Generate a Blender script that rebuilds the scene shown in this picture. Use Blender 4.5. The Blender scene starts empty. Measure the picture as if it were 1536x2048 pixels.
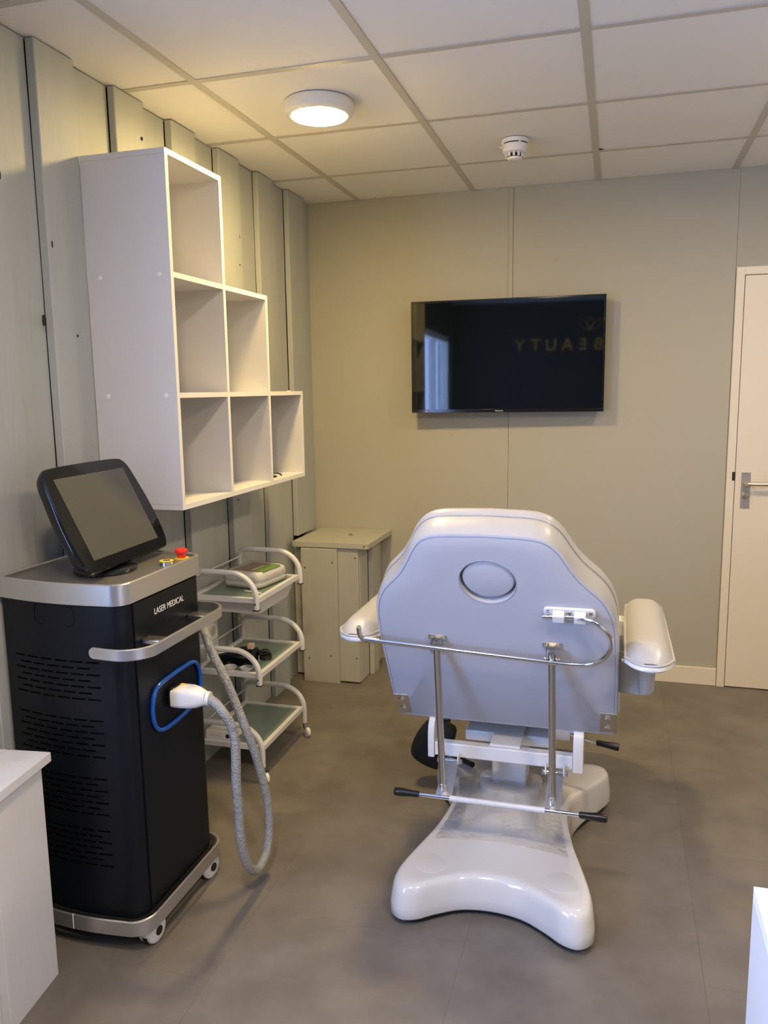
import bpy, math, random
from mathutils import Vector, Matrix
random.seed(7)
C = bpy.context.scene.collection
SC = bpy.context.scene

# ------------------------------------------------------------------ camera
def add_camera():
    yaw, pitch, roll, f = 0.2830, -0.1514, -0.0148, 1593.7
    fw = Vector((-math.sin(yaw)*math.cos(pitch), math.cos(yaw)*math.cos(pitch), math.sin(pitch)))
    r = Vector((math.cos(yaw), math.sin(yaw), 0)); u = r.cross(fw)
    c, s = math.cos(roll), math.sin(roll)
    r2 = c*r + s*u; u2 = -s*r + c*u
    cam = bpy.data.cameras.new('camera'); o = bpy.data.objects.new('camera', cam); C.objects.link(o)
    m = Matrix((r2, u2, -fw)).transposed().to_4x4(); m.translation = Vector((1.5974, -4.1112, 1.4795))
    o.matrix_world = m
    cam.sensor_fit = 'VERTICAL'; cam.sensor_height = 24.0; cam.lens = 24.0*f/2048
    cam.clip_start = 0.05; cam.clip_end = 60
    SC.camera = o
add_camera()

# ------------------------------------------------------------------ world, daylight, exposure
LAMP_POWER = 255.0          # radiance of the lamp diffusers
LAMP_COL = (1.0, 0.71, 0.27)
REAR_POWER = 290.0
REAR_COL = (1.0, 0.77, 0.49)
DAY_POWER = 125.0
DAY_COL = (0.32, 0.50, 1.0)
SC.view_settings.view_transform = 'Standard'; SC.view_settings.look = 'None'
SC.view_settings.gamma = 1.0; SC.view_settings.use_curve_mapping = False
SC.view_settings.exposure = 0.17
w = bpy.data.worlds.new('world'); SC.world = w; w.use_nodes = True
w.node_tree.nodes['Background'].inputs[0].default_value = (0.45, 0.65, 1.0, 1)
w.node_tree.nodes['Background'].inputs[1].default_value = 1.0
# overcast daylight coming in through the window of the left wall
al = bpy.data.lights.new('window_daylight', 'AREA'); al.shape = 'RECTANGLE'
al.size = 1.20; al.size_y = 1.60; al.energy = DAY_POWER; al.color = DAY_COL
ao = bpy.data.objects.new('window_daylight', al); C.objects.link(ao)
ao.location = (-0.10, -4.30, 1.42); ao.rotation_euler = (0, math.radians(-90), 0)

# ------------------------------------------------------------------ materials
def mat(name, col, rough=0.5, metal=0.0, bump=0.0, bscale=40.0, bstretch=(1,1,1), var=0.0, vscale=3.0,
        emis=None, estr=0.0, trans=0.0, ior=1.45, coat=0.0, alpha=1.0, spec=0.5, knots=False, bdist=0.002, rand=0.0, col2=None, sheen=0):
    m = bpy.data.materials.new(name); m.use_nodes = True
    nt = m.node_tree; N = nt.nodes; L = nt.links; b = N['Principled BSDF']
    b.inputs['Base Color'].default_value = (*col, 1); b.inputs['Roughness'].default_value = rough
    b.inputs['Metallic'].default_value = metal; b.inputs['IOR'].default_value = ior
    b.inputs['Transmission Weight'].default_value = trans; b.inputs['Coat Weight'].default_value = coat
    b.inputs['Coat Roughness'].default_value = 0.04
    b.inputs['Specular IOR Level'].default_value = spec; b.inputs['Alpha'].default_value = alpha
    if emis:
        b.inputs['Emission Color'].default_value = (*emis, 1); b.inputs['Emission Strength'].default_value = estr
    tc = N.new('ShaderNodeTexCoord'); mp = N.new('ShaderNodeMapping'); mp.inputs['Scale'].default_value = bstretch
    L.new(tc.outputs['Object'], mp.inputs['Vector'])
    src = None
    if var > 0 or rand > 0 or knots:
        mix = N.new('ShaderNodeMix'); mix.data_type = 'RGBA'; mix.blend_type = 'MIX'
        d = col2 or tuple(max(0, c*(1-var)) for c in col)
        mix.inputs[6].default_value = (*col, 1); mix.inputs[7].default_value = (*d, 1)
        nz = N.new('ShaderNodeTexNoise'); nz.inputs['Scale'].default_value = vscale; nz.inputs['Detail'].default_value = 6
        nz.inputs['Roughness'].default_value = 0.62
        L.new(mp.outputs['Vector'], nz.inputs['Vector'])
        cr = N.new('ShaderNodeMapRange'); cr.inputs['From Min'].default_value = 0.35; cr.inputs['From Max'].default_value = 0.65
        L.new(nz.outputs['Fac'], cr.inputs['Value']); L.new(cr.outputs['Result'], mix.inputs[0]); src = mix.outputs[2]
        if rand > 0:
            oi = N.new('ShaderNodeObjectInfo'); hs = N.new('ShaderNodeHueSaturation')
            mr = N.new('ShaderNodeMapRange'); mr.inputs['To Min'].default_value = 1-rand; mr.inputs['To Max'].default_value = 1+rand
            L.new(oi.outputs['Random'], mr.inputs['Value']); L.new(mr.outputs['Result'], hs.inputs['Value'])
            L.new(src, hs.inputs['Color']); src = hs.outputs['Color']
        if knots:
            vo = N.new('ShaderNodeTexVoronoi'); vo.inputs['Scale'].default_value = 2.3
            mk = N.new('ShaderNodeMapping'); mk.inputs['Scale'].default_value = (2.2, 2.2, 0.9)
            L.new(tc.outputs['Object'], mk.inputs['Vector']); L.new(mk.outputs['Vector'], vo.inputs['Vector'])
            r2 = N.new('ShaderNodeMapRange'); r2.inputs['From Min'].default_value = 0.012; r2.inputs['From Max'].default_value = 0.022
            L.new(vo.outputs['Distance'], r2.inputs['Value'])
            m2 = N.new('ShaderNodeMix'); m2.data_type = 'RGBA'; m2.inputs[6].default_value = (0.05, 0.045, 0.035, 1)
            L.new(r2.outputs['Result'], m2.inputs[0]); L.new(src, m2.inputs[7]); src = m2.outputs[2]
        L.new(src, b.inputs['Base Color'])
    if bump > 0:
        n2 = N.new('ShaderNodeTexNoise'); n2.inputs['Scale'].default_value = bscale; n2.inputs['Detail'].default_value = 5
        L.new(mp.outputs['Vector'], n2.inputs['Vector'])
        bp = N.new('ShaderNodeBump'); bp.inputs['Strength'].default_value = bump; bp.inputs['Distance'].default_value = bdist
        L.new(n2.outputs['Fac'], bp.inputs['Height']); L.new(bp.outputs['Normal'], b.inputs['Normal'])
    return m
M = {}
M['board'] = mat('painted_rough_board', (0.44, 0.46, 0.44), 0.62, bump=0.5, bscale=30, bstretch=(3, 3, 0.35), var=0.07, vscale=3, knots=True, rand=0.03)
M['gap'] = mat('dark_gap', (0.03, 0.03, 0.028), 0.9)
M['wallpaint'] = mat('sage_grey_paint', (0.45, 0.435, 0.36), 0.75, bump=0.10, bscale=120, var=0.02, vscale=2)
M['darkwall'] = mat('charcoal_wall_paint', (0.035, 0.04, 0.05), 0.8)
M['tile'] = mat('ceiling_tile_board', (0.87, 0.855, 0.83), 0.9, bump=0.25, bscale=260, var=0.03, vscale=300, bdist=0.001)
M['rail'] = mat('ceiling_rail_paint', (0.56, 0.53, 0.47), 0.5)
M['floor'] = mat('concrete_look_vinyl', (0.140, 0.124, 0.108), 0.42, bump=0.12, bscale=70, var=0.4, vscale=5.0, rand=0.025, col2=(0.195, 0.175, 0.153), bdist=0.001)
M['melamine'] = mat('white_melamine', (0.68, 0.67, 0.67), 0.45, bump=0.06, bscale=300, var=0.01)
M['edge'] = mat('white_edge_band', (0.86, 0.84, 0.80), 0.4)
M['white'] = mat('white_plastic', (0.80, 0.79, 0.77), 0.35)
M['whitegloss'] = mat('white_gloss_shell', (0.69, 0.68, 0.67), 0.12, coat=0.8)
M['whitemetal'] = mat('white_powder_coat', (0.70, 0.70, 0.71), 0.3, coat=0.3)
M['leather'] = mat('white_leatherette', (0.47, 0.465, 0.465), 0.36, bump=0.12, bscale=350, bdist=0.0006, coat=0.15)
M['leatherback'] = mat('white_back_cover', (0.53, 0.53, 0.575), 0.55, bump=0.12, bscale=400, bdist=0.0006)
M['seam'] = mat('seam_thread', (0.34, 0.35, 0.40), 0.7)
M['chrome'] = mat('chrome', (0.72, 0.72, 0.72), 0.13, metal=1.0)
M['steel'] = mat('brushed_steel', (0.62, 0.61, 0.58), 0.28, metal=1.0)
M['silver'] = mat('satin_silver_band', (0.62, 0.61, 0.59), 0.32, metal=0.85)
M['silvertop'] = mat('dark_silver_top', (0.30, 0.285, 0.26), 0.34, metal=0.7)
M['black'] = mat('black_plastic', (0.012, 0.012, 0.013), 0.3)
M['blackmatt'] = mat('matt_black_shell', (0.004, 0.006, 0.010), 0.40, bump=0.1, bscale=500, bdist=0.0004, spec=0.3)
M['blackgloss'] = mat('gloss_black', (0.010, 0.011, 0.013), 0.10)
M['tvglass'] = mat('television_glass', (0.004, 0.006, 0.009), 0.035, spec=0.55)
M['lcd'] = mat('grey_screen', (0.085, 0.087, 0.075), 0.28, spec=0.5)
M['rubber'] = mat('black_rubber', (0.015, 0.015, 0.016), 0.6)
M['blue'] = mat('blue_tube', (0.004, 0.085, 0.46), 0.15, coat=0.5)
M['red'] = mat('red_plastic', (0.75, 0.03, 0.02), 0.3)
M['yellow'] = mat('yellow_ring', (0.85, 0.62, 0.03), 0.4)
M['door'] = mat('cream_door_paint', (0.80, 0.74, 0.62), 0.35, bump=0.05, bscale=60)
M['brass'] = mat('champagne_metal', (0.70, 0.62, 0.44), 0.25, metal=1.0)
M['greyplate'] = mat('grey_anodised', (0.42, 0.41, 0.42), 0.4, metal=0.6)
M['glassgreen'] = mat('frosted_green_glass', (0.27, 0.36, 0.31), 0.14, trans=0.35, ior=1.45)
M['clear'] = mat('clear_plastic', (0.92, 0.92, 0.92), 0.06, trans=0.9, alpha=0.55)
M['milky'] = mat('milky_plastic', (0.66, 0.66, 0.66), 0.25, trans=0.25, alpha=0.9)
M['plank'] = mat('painted_plank', (0.47, 0.465, 0.40), 0.6, bump=0.5, bscale=25, bstretch=(3, 3, 0.4), var=0.06, vscale=4, rand=0.04)
M['plankwhite'] = mat('white_painted_plank', (0.68, 0.68, 0.685), 0.55, bump=0.35, bscale=25, bstretch=(3, 3, 0.5), var=0.04, vscale=4)
M['green'] = mat('green_print', (0.19, 0.36, 0.05), 0.4)
M['print'] = mat('package_picture', (0.50, 0.24, 0.15), 0.35, var=0.5, vscale=28, col2=(0.30, 0.30, 0.22))
M['towel'] = mat('white_fleece', (0.78, 0.76, 0.74), 0.7, bump=0.8, bscale=60, bdist=0.006)
M['gold'] = mat('gold_letter', (0.85, 0.62, 0.22), 0.35, metal=0.3)
M['text'] = mat('silver_lettering', (0.85, 0.85, 0.85), 0.4)
M['lamp'] = mat('lamp_diffuser', (0.9, 0.9, 0.88), 0.5, emis=LAMP_COL, estr=LAMP_POWER)
M['lamp_rear'] = mat('lamp_diffuser_rear', (0.9, 0.9, 0.88), 0.5, emis=REAR_COL, estr=REAR_POWER)
M['lamp_right'] = mat('lamp_diffuser_right', (0.9, 0.9, 0.88), 0.5, emis=REAR_COL, estr=190.0)
M['led'] = mat('standby_led', (0.8, 0.05, 0.02), 0.4, emis=(1, 0.08, 0.03), estr=6)
M['peach'] = mat('pale_peach_plastic', (0.75, 0.52, 0.36), 0.4)
M['curtain'] = mat('pale_curtain', (0.7, 0.75, 0.8), 0.8)
M['windowglass'] = mat('window_glass', (1, 1, 1), 0.0, trans=1.0, alpha=0.15)

def film(name):      # transparent wrapping: mostly clear with gloss and fine crinkles
    m = bpy.data.materials.new(name); m.use_nodes = True; nt = m.node_tree; N = nt.nodes; L = nt.links
    N.remove(N['Principled BSDF']); out = N['Material Output']
    tr = N.new('ShaderNodeBsdfTransparent'); tr.inputs[0].default_value = (0.985, 0.988, 0.99, 1)
    gl = N.new('ShaderNodeBsdfGlossy'); gl.inputs['Roughness'].default_value = 0.04
    mx = N.new('ShaderNodeMixShader'); fr = N.new('ShaderNodeFresnel'); fr.inputs[0].default_value = 1.5
    nz = N.new('ShaderNodeTexNoise'); nz.inputs['Scale'].default_value = 22; nz.inputs['Detail'].default_value = 3
    bp = N.new('ShaderNodeBump'); bp.inputs['Strength'].default_value = 0.9; bp.inputs['Distance'].default_value = 0.01
    L.new(nz.outputs['Fac'], bp.inputs['Height']); L.new(bp.outputs['Normal'], gl.inputs['Normal']); L.new(bp.outputs['Normal'], fr.inputs['Normal'])
    ma = N.new('ShaderNodeMath'); ma.operation = 'MULTIPLY_ADD'; ma.inputs[1].default_value = 0.55; ma.inputs[2].default_value = 0.0
    L.new(fr.outputs[0], ma.inputs[0]); L.new(ma.outputs[0], mx.inputs[0]); L.new(tr.outputs[0], mx.inputs[1]); L.new(gl.outputs[0], mx.inputs[2])
    L.new(mx.outputs[0], out.inputs['Surface'])
    return m
M['film'] = film('crinkled_plastic_film')

def hosemat():       # grey corrugated hose under tight shiny wrap
    m = mat('wrapped_grey_hose', (0.36, 0.37, 0.365), 0.2, coat=1.0)
    nt = m.node_tree; N = nt.nodes; L = nt.links; b = N['Principled BSDF']
    tc = N.new('ShaderNodeTexCoord'); nz = N.new('ShaderNodeTexNoise'); nz.inputs['Scale'].default_value = 240; nz.inputs['Detail'].default_value = 2
    n2 = N.new('ShaderNodeTexNoise'); n2.inputs['Scale'].default_value = 60
    mx = N.new('ShaderNodeMath'); mx.operation = 'MULTIPLY'
    L.new(tc.outputs['Object'], nz.inputs['Vector']); L.new(tc.outputs['Object'], n2.inputs['Vector'])
    L.new(nz.outputs['Fac'], mx.inputs[0]); L.new(n2.outputs['Fac'], mx.inputs[1])
    bp = N.new('ShaderNodeBump'); bp.inputs['Strength'].default_value = 1.0; bp.inputs['Distance'].default_value = 0.012
    L.new(mx.outputs[0], bp.inputs['Height']); L.new(bp.outputs['Normal'], b.inputs['Normal']); L.new(bp.outputs['Normal'], b.inputs['Coat Normal'])
    return m
M['hose'] = hosemat()

# ------------------------------------------------------------------ mesh helpers
class MB:
    def __init__(s): s.v = []; s.f = []
    def add(s, vs, fs):
        o = len(s.v); s.v += [tuple(p) for p in vs]; s.f += [tuple(i+o for i in f) for f in fs]; return s
    def box(s, x0, x1, y0, y1, z0, z1, T=None):
        vs = [Vector(p) for p in ((x0,y0,z0),(x1,y0,z0),(x1,y1,z0),(x0,y1,z0),(x0,y0,z1),(x1,y0,z1),(x1,y1,z1),(x0,y1,z1))]
        if T: vs = [T @ p for p in vs]
        return s.add(vs, [(0,3,2,1),(4,5,6,7),(0,1,5,4),(1,2,6,5),(2,3,7,6),(3,0,4,7)])
    def loft(s, rings, cap0=True, cap1=True, closed=True):
        n = len(rings[0]); o = len(s.v)
        for r in rings: s.v += [tuple(p) for p in r]
        for k in range(len(rings)-1):
            for i in range(n if closed else n-1):
                j = (i+1) % n
                s.f.append((o+k*n+i, o+k*n+j, o+(k+1)*n+j, o+(k+1)*n+i))
        if cap0: s.f.append(tuple(o+i for i in range(n))[::-1])
        if cap1: s.f.append(tuple(o+(len(rings)-1)*n+i for i in range(n)))
        return s
    def tube(s, pts, r, seg=10, caps=True, closed=False, sx=1.0, up=None):
        P = [Vector(p) for p in pts]; n = len(P); rings = []; prev = None
        R = r if isinstance(r, (list, tuple)) else [r]*n
        for k in range(n):
            if closed: t = (P[(k+1)%n]-P[k-1]).normalized()
            else: t = (P[min(k+1, n-1)]-P[max(k-1, 0)]).normalized()
            if up is not None: a = Vector(up); a = (a - t*a.dot(t)).normalized()
            elif prev is None:
                a = Vector((0,0,1)) if abs(t.z) < 0.9 else Vector((1,0,0)); a = (a - t*a.dot(t)).normalized()
            else: a = (prev - t*prev.dot(t)).normalized()
            prev = a; b = t.cross(a)
            rings.append([P[k] + (a*math.cos(2*math.pi*i/seg)*sx + b*math.sin(2*math.pi*i/seg))*R[k] for i in range(seg)])
        if closed:
            rings.append(rings[0]); return s.loft(rings, False, False)
        return s.loft(rings, caps, caps)
    def rtube(s, pts, w, h, up, closed=False, bev=0.15):     # rounded-rectangle section swept along pts; h along up
        P = [Vector(p) for p in pts]; n = len(P); rings = []
        c = bev*min(w, h)
        sec = [(w/2-c, -h/2), (w/2, -h/2+c), (w/2, h/2-c), (w/2-c, h/2), (-w/2+c, h/2), (-w/2, h/2-c), (-w/2, -h/2+c), (-w/2+c, -h/2)]
        for k in range(n):
            if closed: t = (P[(k+1)%n]-P[k-1]).normalized()
            else: t = (P[min(k+1, n-1)]-P[max(k-1, 0)]).normalized()
            a = Vector(up); a = (a - t*a.dot(t)).normalized(); b = t.cross(a)
            rings.append([P[k] + b*x + a*y for x, y in sec])
        if closed:
            rings.append(rings[0]); return s.loft(rings, False, False)
        return s.loft(rings)
    def cyl(s, p0, p1, r0, r1=None, seg=20):
        p0 = Vector(p0); p1 = Vector(p1); r1 = r0 if r1 is None else r1
        t = (p1-p0).normalized(); a = Vector((0,0,1)) if abs(t.z) < 0.9 else Vector((1,0,0)); a = (a-t*a.dot(t)).normalized(); b = t.cross(a)
        return s.loft([[p + (a*math.cos(2*math.pi*i/seg)+b*math.sin(2*math.pi*i/seg))*r for i in range(seg)] for p, r in ((p0, r0), (p1, r1))])
    def lathe(s, prof, c, ax=(0,0,1), seg=32):               # prof: list of (radius, height along ax)
        c = Vector(c); t = Vector(ax).normalized(); a = Vector((0,0,1)) if abs(t.z) < 0.9 else Vector((1,0,0)); a = (a-t*a.dot(t)).normalized(); b = t.cross(a)
        return s.loft([[c + t*h + (a*math.cos(2*math.pi*i/seg)+b*math.sin(2*math.pi*i/seg))*max(r, 1e-4) for i in range(seg)] for r, h in prof])
    def prism(s, poly, fn0, fn1):                            # polygon (2-D points) between two mappings
        return s.loft([[fn0(*p) for p in poly], [fn1(*p) for p in poly]])
    def build(s, name, m, parent=None, smooth=True, bev=0, T=None, seg=2, angle=35):
        me = bpy.data.meshes.new(name); me.from_pydata([tuple((T @ Vector(p)) if T else p) for p in s.v], [], s.f)
        me.materials.append(m)
        import bmesh
        bm = bmesh.new(); bm.from_mesh(me); bmesh.ops.recalc_face_normals(bm, faces=bm.faces); bm.to_mesh(me); bm.free()
        if smooth:
            me.polygons.foreach_set('use_smooth', [True]*len(me.polygons)); me.set_sharp_from_angle(angle=math.radians(angle))
        me.update()
        o = bpy.data.objects.new(name, me); C.objects.link(o)
        if parent: attach(o, parent)
        if bev:
            b = o.modifiers.new('bevel', 'BEVEL'); b.width = bev; b.segments = seg; b.limit_method = 'ANGLE'; b.angle_limit = math.radians(40)
            b.harden_normals = False
        return o
def worldloc(o):
    v = Vector(o.location)
    return v + worldloc(o.parent) if o.parent else v
def attach(o, p):    # meshes are written in room coordinates; the parents only have a location
    o.parent = p; o.location = Vector(o.location) - worldloc(p)
def thing(name, label, cat, loc=(0,0,0), group=None):
    o = bpy.data.objects.new(name, None); C.objects.link(o); o.location = loc
    o.empty_display_size = 0.05
    tag(o, label, cat, group); return o
def tag(o, label, cat, group=None):
    o['label'] = label; o['category'] = cat
    if group: o['group'] = group
    return o
def structure(o, label=None):
    o['kind'] = 'structure'
    if label: o['label'] = label
    return o
def rebase(o, loc):  # move a mesh object's origin to loc without moving its geometry
    loc = Vector(loc)
    o.data.transform(Matrix.Translation(Vector(o.location)-loc)); o.location = loc; return o
def smoothloop(pts, n=8, closed=True):
    out = []; P = [Vector(p) for p in pts]; N = len(P)
    rng = range(N) if closed else range(N-1)
    for i in rng:
        if closed: p0, p1, p2, p3 = P[i-1], P[i], P[(i+1)%N], P[(i+2)%N]
        else: p0, p1, p2, p3 = P[max(i-1,0)], P[i], P[i+1], P[min(i+2,N-1)]
        for k in range(n):
            t = k/n
            out.append(0.5*((2*p1)+(p2-p0)*t+(2*p0-5*p1+4*p2-p3)*t*t+(3*p1-p0-3*p2+p3)*t**3))
    if not closed: out.append(P[-1])
    return out
def rrect(w, h, r, n=5):
    out = []
    for cx, cy, a0 in ((w/2-r, h/2-r, 0), (-w/2+r, h/2-r, 90), (-w/2+r, -h/2+r, 180), (w/2-r, -h/2+r, 270)):
        for k in range(n+1):
            a = math.radians(a0+90*k/n); out.append((cx+r*math.cos(a), cy+r*math.sin(a)))
    return out
def text_obj(name, body, size, m, parent, T, extrude=0.0004, sx=1.0, shear=0.0, align='LEFT'):
    cu = bpy.data.curves.new(name, 'FONT'); cu.body = body; cu.size = size; cu.extrude = extrude; cu.shear = shear; cu.align_x = align
    t = bpy.data.objects.new(name, cu); C.objects.link(t)
    dg = bpy.context.evaluated_depsgraph_get(); me = bpy.data.meshes.new_from_object(t.evaluated_get(dg))
    bpy.data.objects.remove(t); me.name = name
    me.transform(T @ Matrix.Diagonal((sx, 1, 1, 1))); me.materials.clear(); me.materials.append(m)
    o = bpy.data.objects.new(name, me); C.objects.link(o)
    if parent: attach(o, parent)
    return o

H = 2.451
XR, YR = 3.25, -5.60          # right wall, rear wall
# ------------------------------------------------------------------ ceiling
ceil = structure(MB().box(-0.15, XR+0.15, YR-0.15, 0.15, H+0.05, H+0.10).build('ceiling', M['gap'], smooth=False), 'suspended ceiling of cream square tiles in a grid of narrow rails')
xs = [-0.01] + [0.287+0.6*i for i in range(5)] + [XR]
ys = [0.0] + [-(0.485+0.6*j) for j in range(9)] + [YR]
for i in range(len(xs)-1):
    for j in range(len(ys)-1):
        x0, x1 = xs[i]+0.004, xs[i+1]-0.004; y1, y0 = ys[j]-0.004, ys[j+1]+0.004
        zz0, zz1 = H+0.003, H+0.018
        if j == 1 and i == 3:      # tile with a broken corner
            y1c = y1
            poly = [(x0, y0), (x1, y0), (x1, y1c), (x0+0.045, y1c), (x0+0.028, y1c-0.012), (x0+0.020, y1c-0.030), (x0, y1c-0.034)]
            MB().prism(poly, lambda x, y: (x, y, zz0), lambda x, y: (x, y, zz1)).build('ceiling_tile', M['tile'], ceil, smooth=False)['label'] = 'ceiling tile with a broken corner'
        else:
            MB().box(x0, x1, y0, y1, zz0, zz1).build('ceiling_tile', M['tile'], ceil, smooth=False)
for x in xs[1:-1]:
    MB().box(x-0.013, x+0.013, YR, 0, H-0.0005, H+0.0025).build('ceiling_rail', M['rail'], ceil, smooth=False)
for y in ys[1:-1]:
    for i in range(len(xs)-1):
        MB().box(xs[i]+(0.013 if i else 0), xs[i+1]-0.013, y-0.013, y+0.013, H, H+0.0025).build('cross_rail', M['rail'], ceil, smooth=False)

# ------------------------------------------------------------------ floor
fl = structure(MB().box(-0.15, XR+0.15, YR-0.15, 0.15, -0.06, -0.005).build('floor', M['gap'], smooth=False), 'grey brown concrete look floor in large square tiles')
fx = [-0.10, 0.035, 0.64, 1.245, 1.850, 2.455, 3.06, XR+0.05]
for i in range(len(fx)-1):
    off = 0.0 if i % 2 == 0 else 0.30
    y = 0.03
    first = True
    yy = [0.03]; k = -2.18+off+0.605*4
    while k > YR:
        if k < 0.0: yy.append(k)
        k -= 0.605
    yy.append(YR-0.05)
    for a, b in zip(yy[:-1], yy[1:]):
        MB().box(fx[i]+0.0002, fx[i+1]-0.0002, b+0.0002, a-0.0002, -0.005, 0.0).build('floor_tile', M['floor'], fl, smooth=False)

# ------------------------------------------------------------------ walls
wb = structure(MB().box(-0.15, XR+0.15, 0.012, 0.12, 0, H+0.05).build('wall_back', M['gap'], smooth=False), 'flat sage grey back wall of wide smooth panels')
px = [-0.02, 1.071, 2.112, XR]
MB().box(px[0], px[1]-0.0008, 0, 0.012, 0, H+0.004).build('wall_panel', M['wallpaint'], wb, smooth=False)
MB().box(px[1]+0.0008, px[2]-0.0006, 0, 0.012, 0, H+0.004).build('wall_panel', M['wallpaint'], wb, smooth=False)
MB().box(px[2]+0.0006, px[3], 0, 0.012, 0, H+0.004).build('wall_panel', M['wallpaint'], wb, smooth=False)
MB().box(1.066, 1.086, -0.008, 0, 1.90, H-0.001).build('cable_duct', M['wallpaint'], wb, smooth=False, bev=0.0015)['label'] = 'narrow painted cable duct running up to the ceiling'

wl = MB()
wl.box(-0.15, -0.012, -3.47, 0.012, 0, H+0.05)
wl.box(-0.15, 0.0, YR, -5.15, 0, H+0.05)
wl.box(-0.15, 0.0, -5.15, -3.47, 2.06, H+0.05)
wl.box(-0.15, 0.0, -5.15, -3.47, 0, 0.78)
wl = structure(wl.build('wall_left', M['gap'], smooth=False), 'left wall clad in rough painted upright boards')
proud = [(-0.333, -0.131), (-0.677, -0.496), (-1.049, -0.864), (-1.406, -1.233), (-1.744, -1.576), (-2.116, -1.948), (-2.45, -2.265), (-2.80, -2.62), (-3.15, -2.97), (-3.47, -3.33)]
def board(y0, y1, x0, x1, z0, z1):
    b = MB(); n = 9; rings = []
    c = 0.0025
    for k in range(n):
        z = z0+(z1-z0)*k/(n-1); a = random.uniform(-0.0015, 0.0015); d = random.uniform(-0.0012, 0.0012); e = random.uniform(-0.001, 0.001)
        rings.append([(x0, y0+a, z), (x1-c+e, y0+a, z), (x1+e, y0+c+a, z), (x1+e, y1-c+d, z), (x1-c+e, y1+d, z), (x0, y1+d, z)])
    b.loft(rings)
    return b.build('board', M['board'], wl, smooth=False)
for y_, z_, a_, b_ in ((-2.154, 1.69, 0.004, 0.016), (-2.100, 1.906, 0.003, 0.010), (-2.015, 1.655, 0.004, 0.004), (-0.893, 2.018, 0.003, 0.003), (-0.868, 1.490, 0.003, 0.003), (-1.00, 1.02, 0.004, 0.004), (-2.29, 2.05, 0.007, 0.014), (-1.60, 2.33, 0.004, 0.006)):
    MB().loft([[(0.030, y_+a_*math.cos(t), z_+b_*math.sin(t)) for t in [k*math.pi/5 for k in range(10)]], [(0.0385, y_+a_*math.cos(t), z_+b_*math.sin(t)) for t in [k*math.pi/5 for k in range(10)]]]).build('knot_hole', M['gap'], wl, smooth=False)
last = 0.0
for i, (y0, y1) in enumerate(proud):
    x1 = random.uniform(0.034, 0.038)
    z0 = 0.0
    if i == 0: z0 = 0.742
    top = H-0.002
    board(y0, y1, 0.0105, x1, z0, top)
    # recessed board between this one and the previous, tucked behind both edges
    yr1 = last+0.02 if i else 0.0
    yr0 = y1-0.02
    yr1 = last-random.uniform(0.0004, 0.0030) if i else 0.0
    board(yr0, yr1, -0.011, 0.008+random.uniform(-0.001, 0.001), 0.0, top)
    last = y0
board(-3.47, last-0.002, -0.011, 0.009, 0, H-0.002)
# right and rear wall, behind or beside the camera
structure(MB().box(XR, XR+0.12, YR-0.1, 0.12, 0, H+0.05).build('wall_right', M['wallpaint'], smooth=False))
wr = structure(MB().box(-0.15, XR+0.12, YR-0.12, YR, 0, H+0.05).build('wall_rear', M['darkwall'], smooth=False))
# window in the left wall, behind the camera
wn = bpy.data.objects.new('window_1', None); C.objects.link(wn); wn.location = (0, -4.31, 0.78); structure(wn)
f = MB(); f.box(-0.08, 0.01, -5.15, -5.09, 0.78, 2.06).box(-0.08, 0.01, -3.53, -3.47, 0.78, 2.06).box(-0.08, 0.01, -5.09, -3.53, 2.0, 2.06).box(-0.08, 0.03, -5.09, -3.53, 0.78, 0.83).box(-0.07, 0.0, -4.33, -4.29, 0.83, 2.0)
f.build('window_frame', M['edge'], wn, smooth=False)
MB().box(-0.045, -0.04, -5.09, -3.53, 0.83, 2.0).build('window_pane', M['windowglass'], wn, smooth=False)
# skirting board
structure(MB().box(0.45, 2.112, -0.014, 0, 0, 0.088).build('baseboard_back', M['door'], smooth=False, bev=0.002), 'cream skirting board along the back wall')
structure(MB().box(3.05, XR, -0.014, 0, 0, 0.088).build('baseboard_right', M['door'], smooth=False, bev=0.002))

# ------------------------------------------------------------------ door
dr = bpy.data.objects.new('door_1', None); C.objects.link(dr); dr.location = (2.55, 0, 0); structure(dr, 'flush cream door in a narrow frame at the right')
fr = MB().box(2.114, 2.150, -0.020, 0, 0.0, 2.016).box(3.01, 3.046, -0.020, 0, 0.0, 2.016).box(2.150, 3.01, -0.020, 0, 1.980, 2.016)
fr.build('door_frame', M['door'], dr, smooth=False, bev=0.0015)
MB().box(2.153, 3.007, -0.017, 0, 0.005, 1.977).build('door_leaf', M['door'], dr, smooth=False, bev=0.001)
MB().box(2.1500, 2.1530, -0.004, 0, 0.0, 1.979).build('door_gap', M['gap'], dr, smooth=False)
MB().box(2.138, 2.1505, -0.0206, -0.019, 1.03, 1.072).build('strike_cutout', M['gap'], dr, smooth=False)
dh = MB(); dh.add([], [])
plate = MB().prism(rrect(0.040, 0.172, 0.003), lambda a, b: (2.2+a, -0.021, 0.984+b), lambda a, b: (2.2+a, -0.017, 0.984+b)).build('handle_plate', M['greyplate'], dr, bev=0.0006)
lv = MB().tube([(2.2, -0.021, 1.018), (2.2, -0.045, 1.018), (2.207, -0.060, 1.018), (2.23, -0.064, 1.018), (2.33, -0.064, 1.018)], [0.010, 0.010, 0.0105, 0.0085, 0.0085], 12).build('door_lever', M['brass'], plate)
MB().lathe([(0.014, 0), (0.015, 0.004), (0.011, 0.012), (0.0, 0.014)], (2.2, -0.021, 0.963), (0, -1, 0)).box(2.196, 2.204, -0.040, -0.03, 0.95, 0.976).build('thumb_turn', M['brass'], plate)
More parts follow.
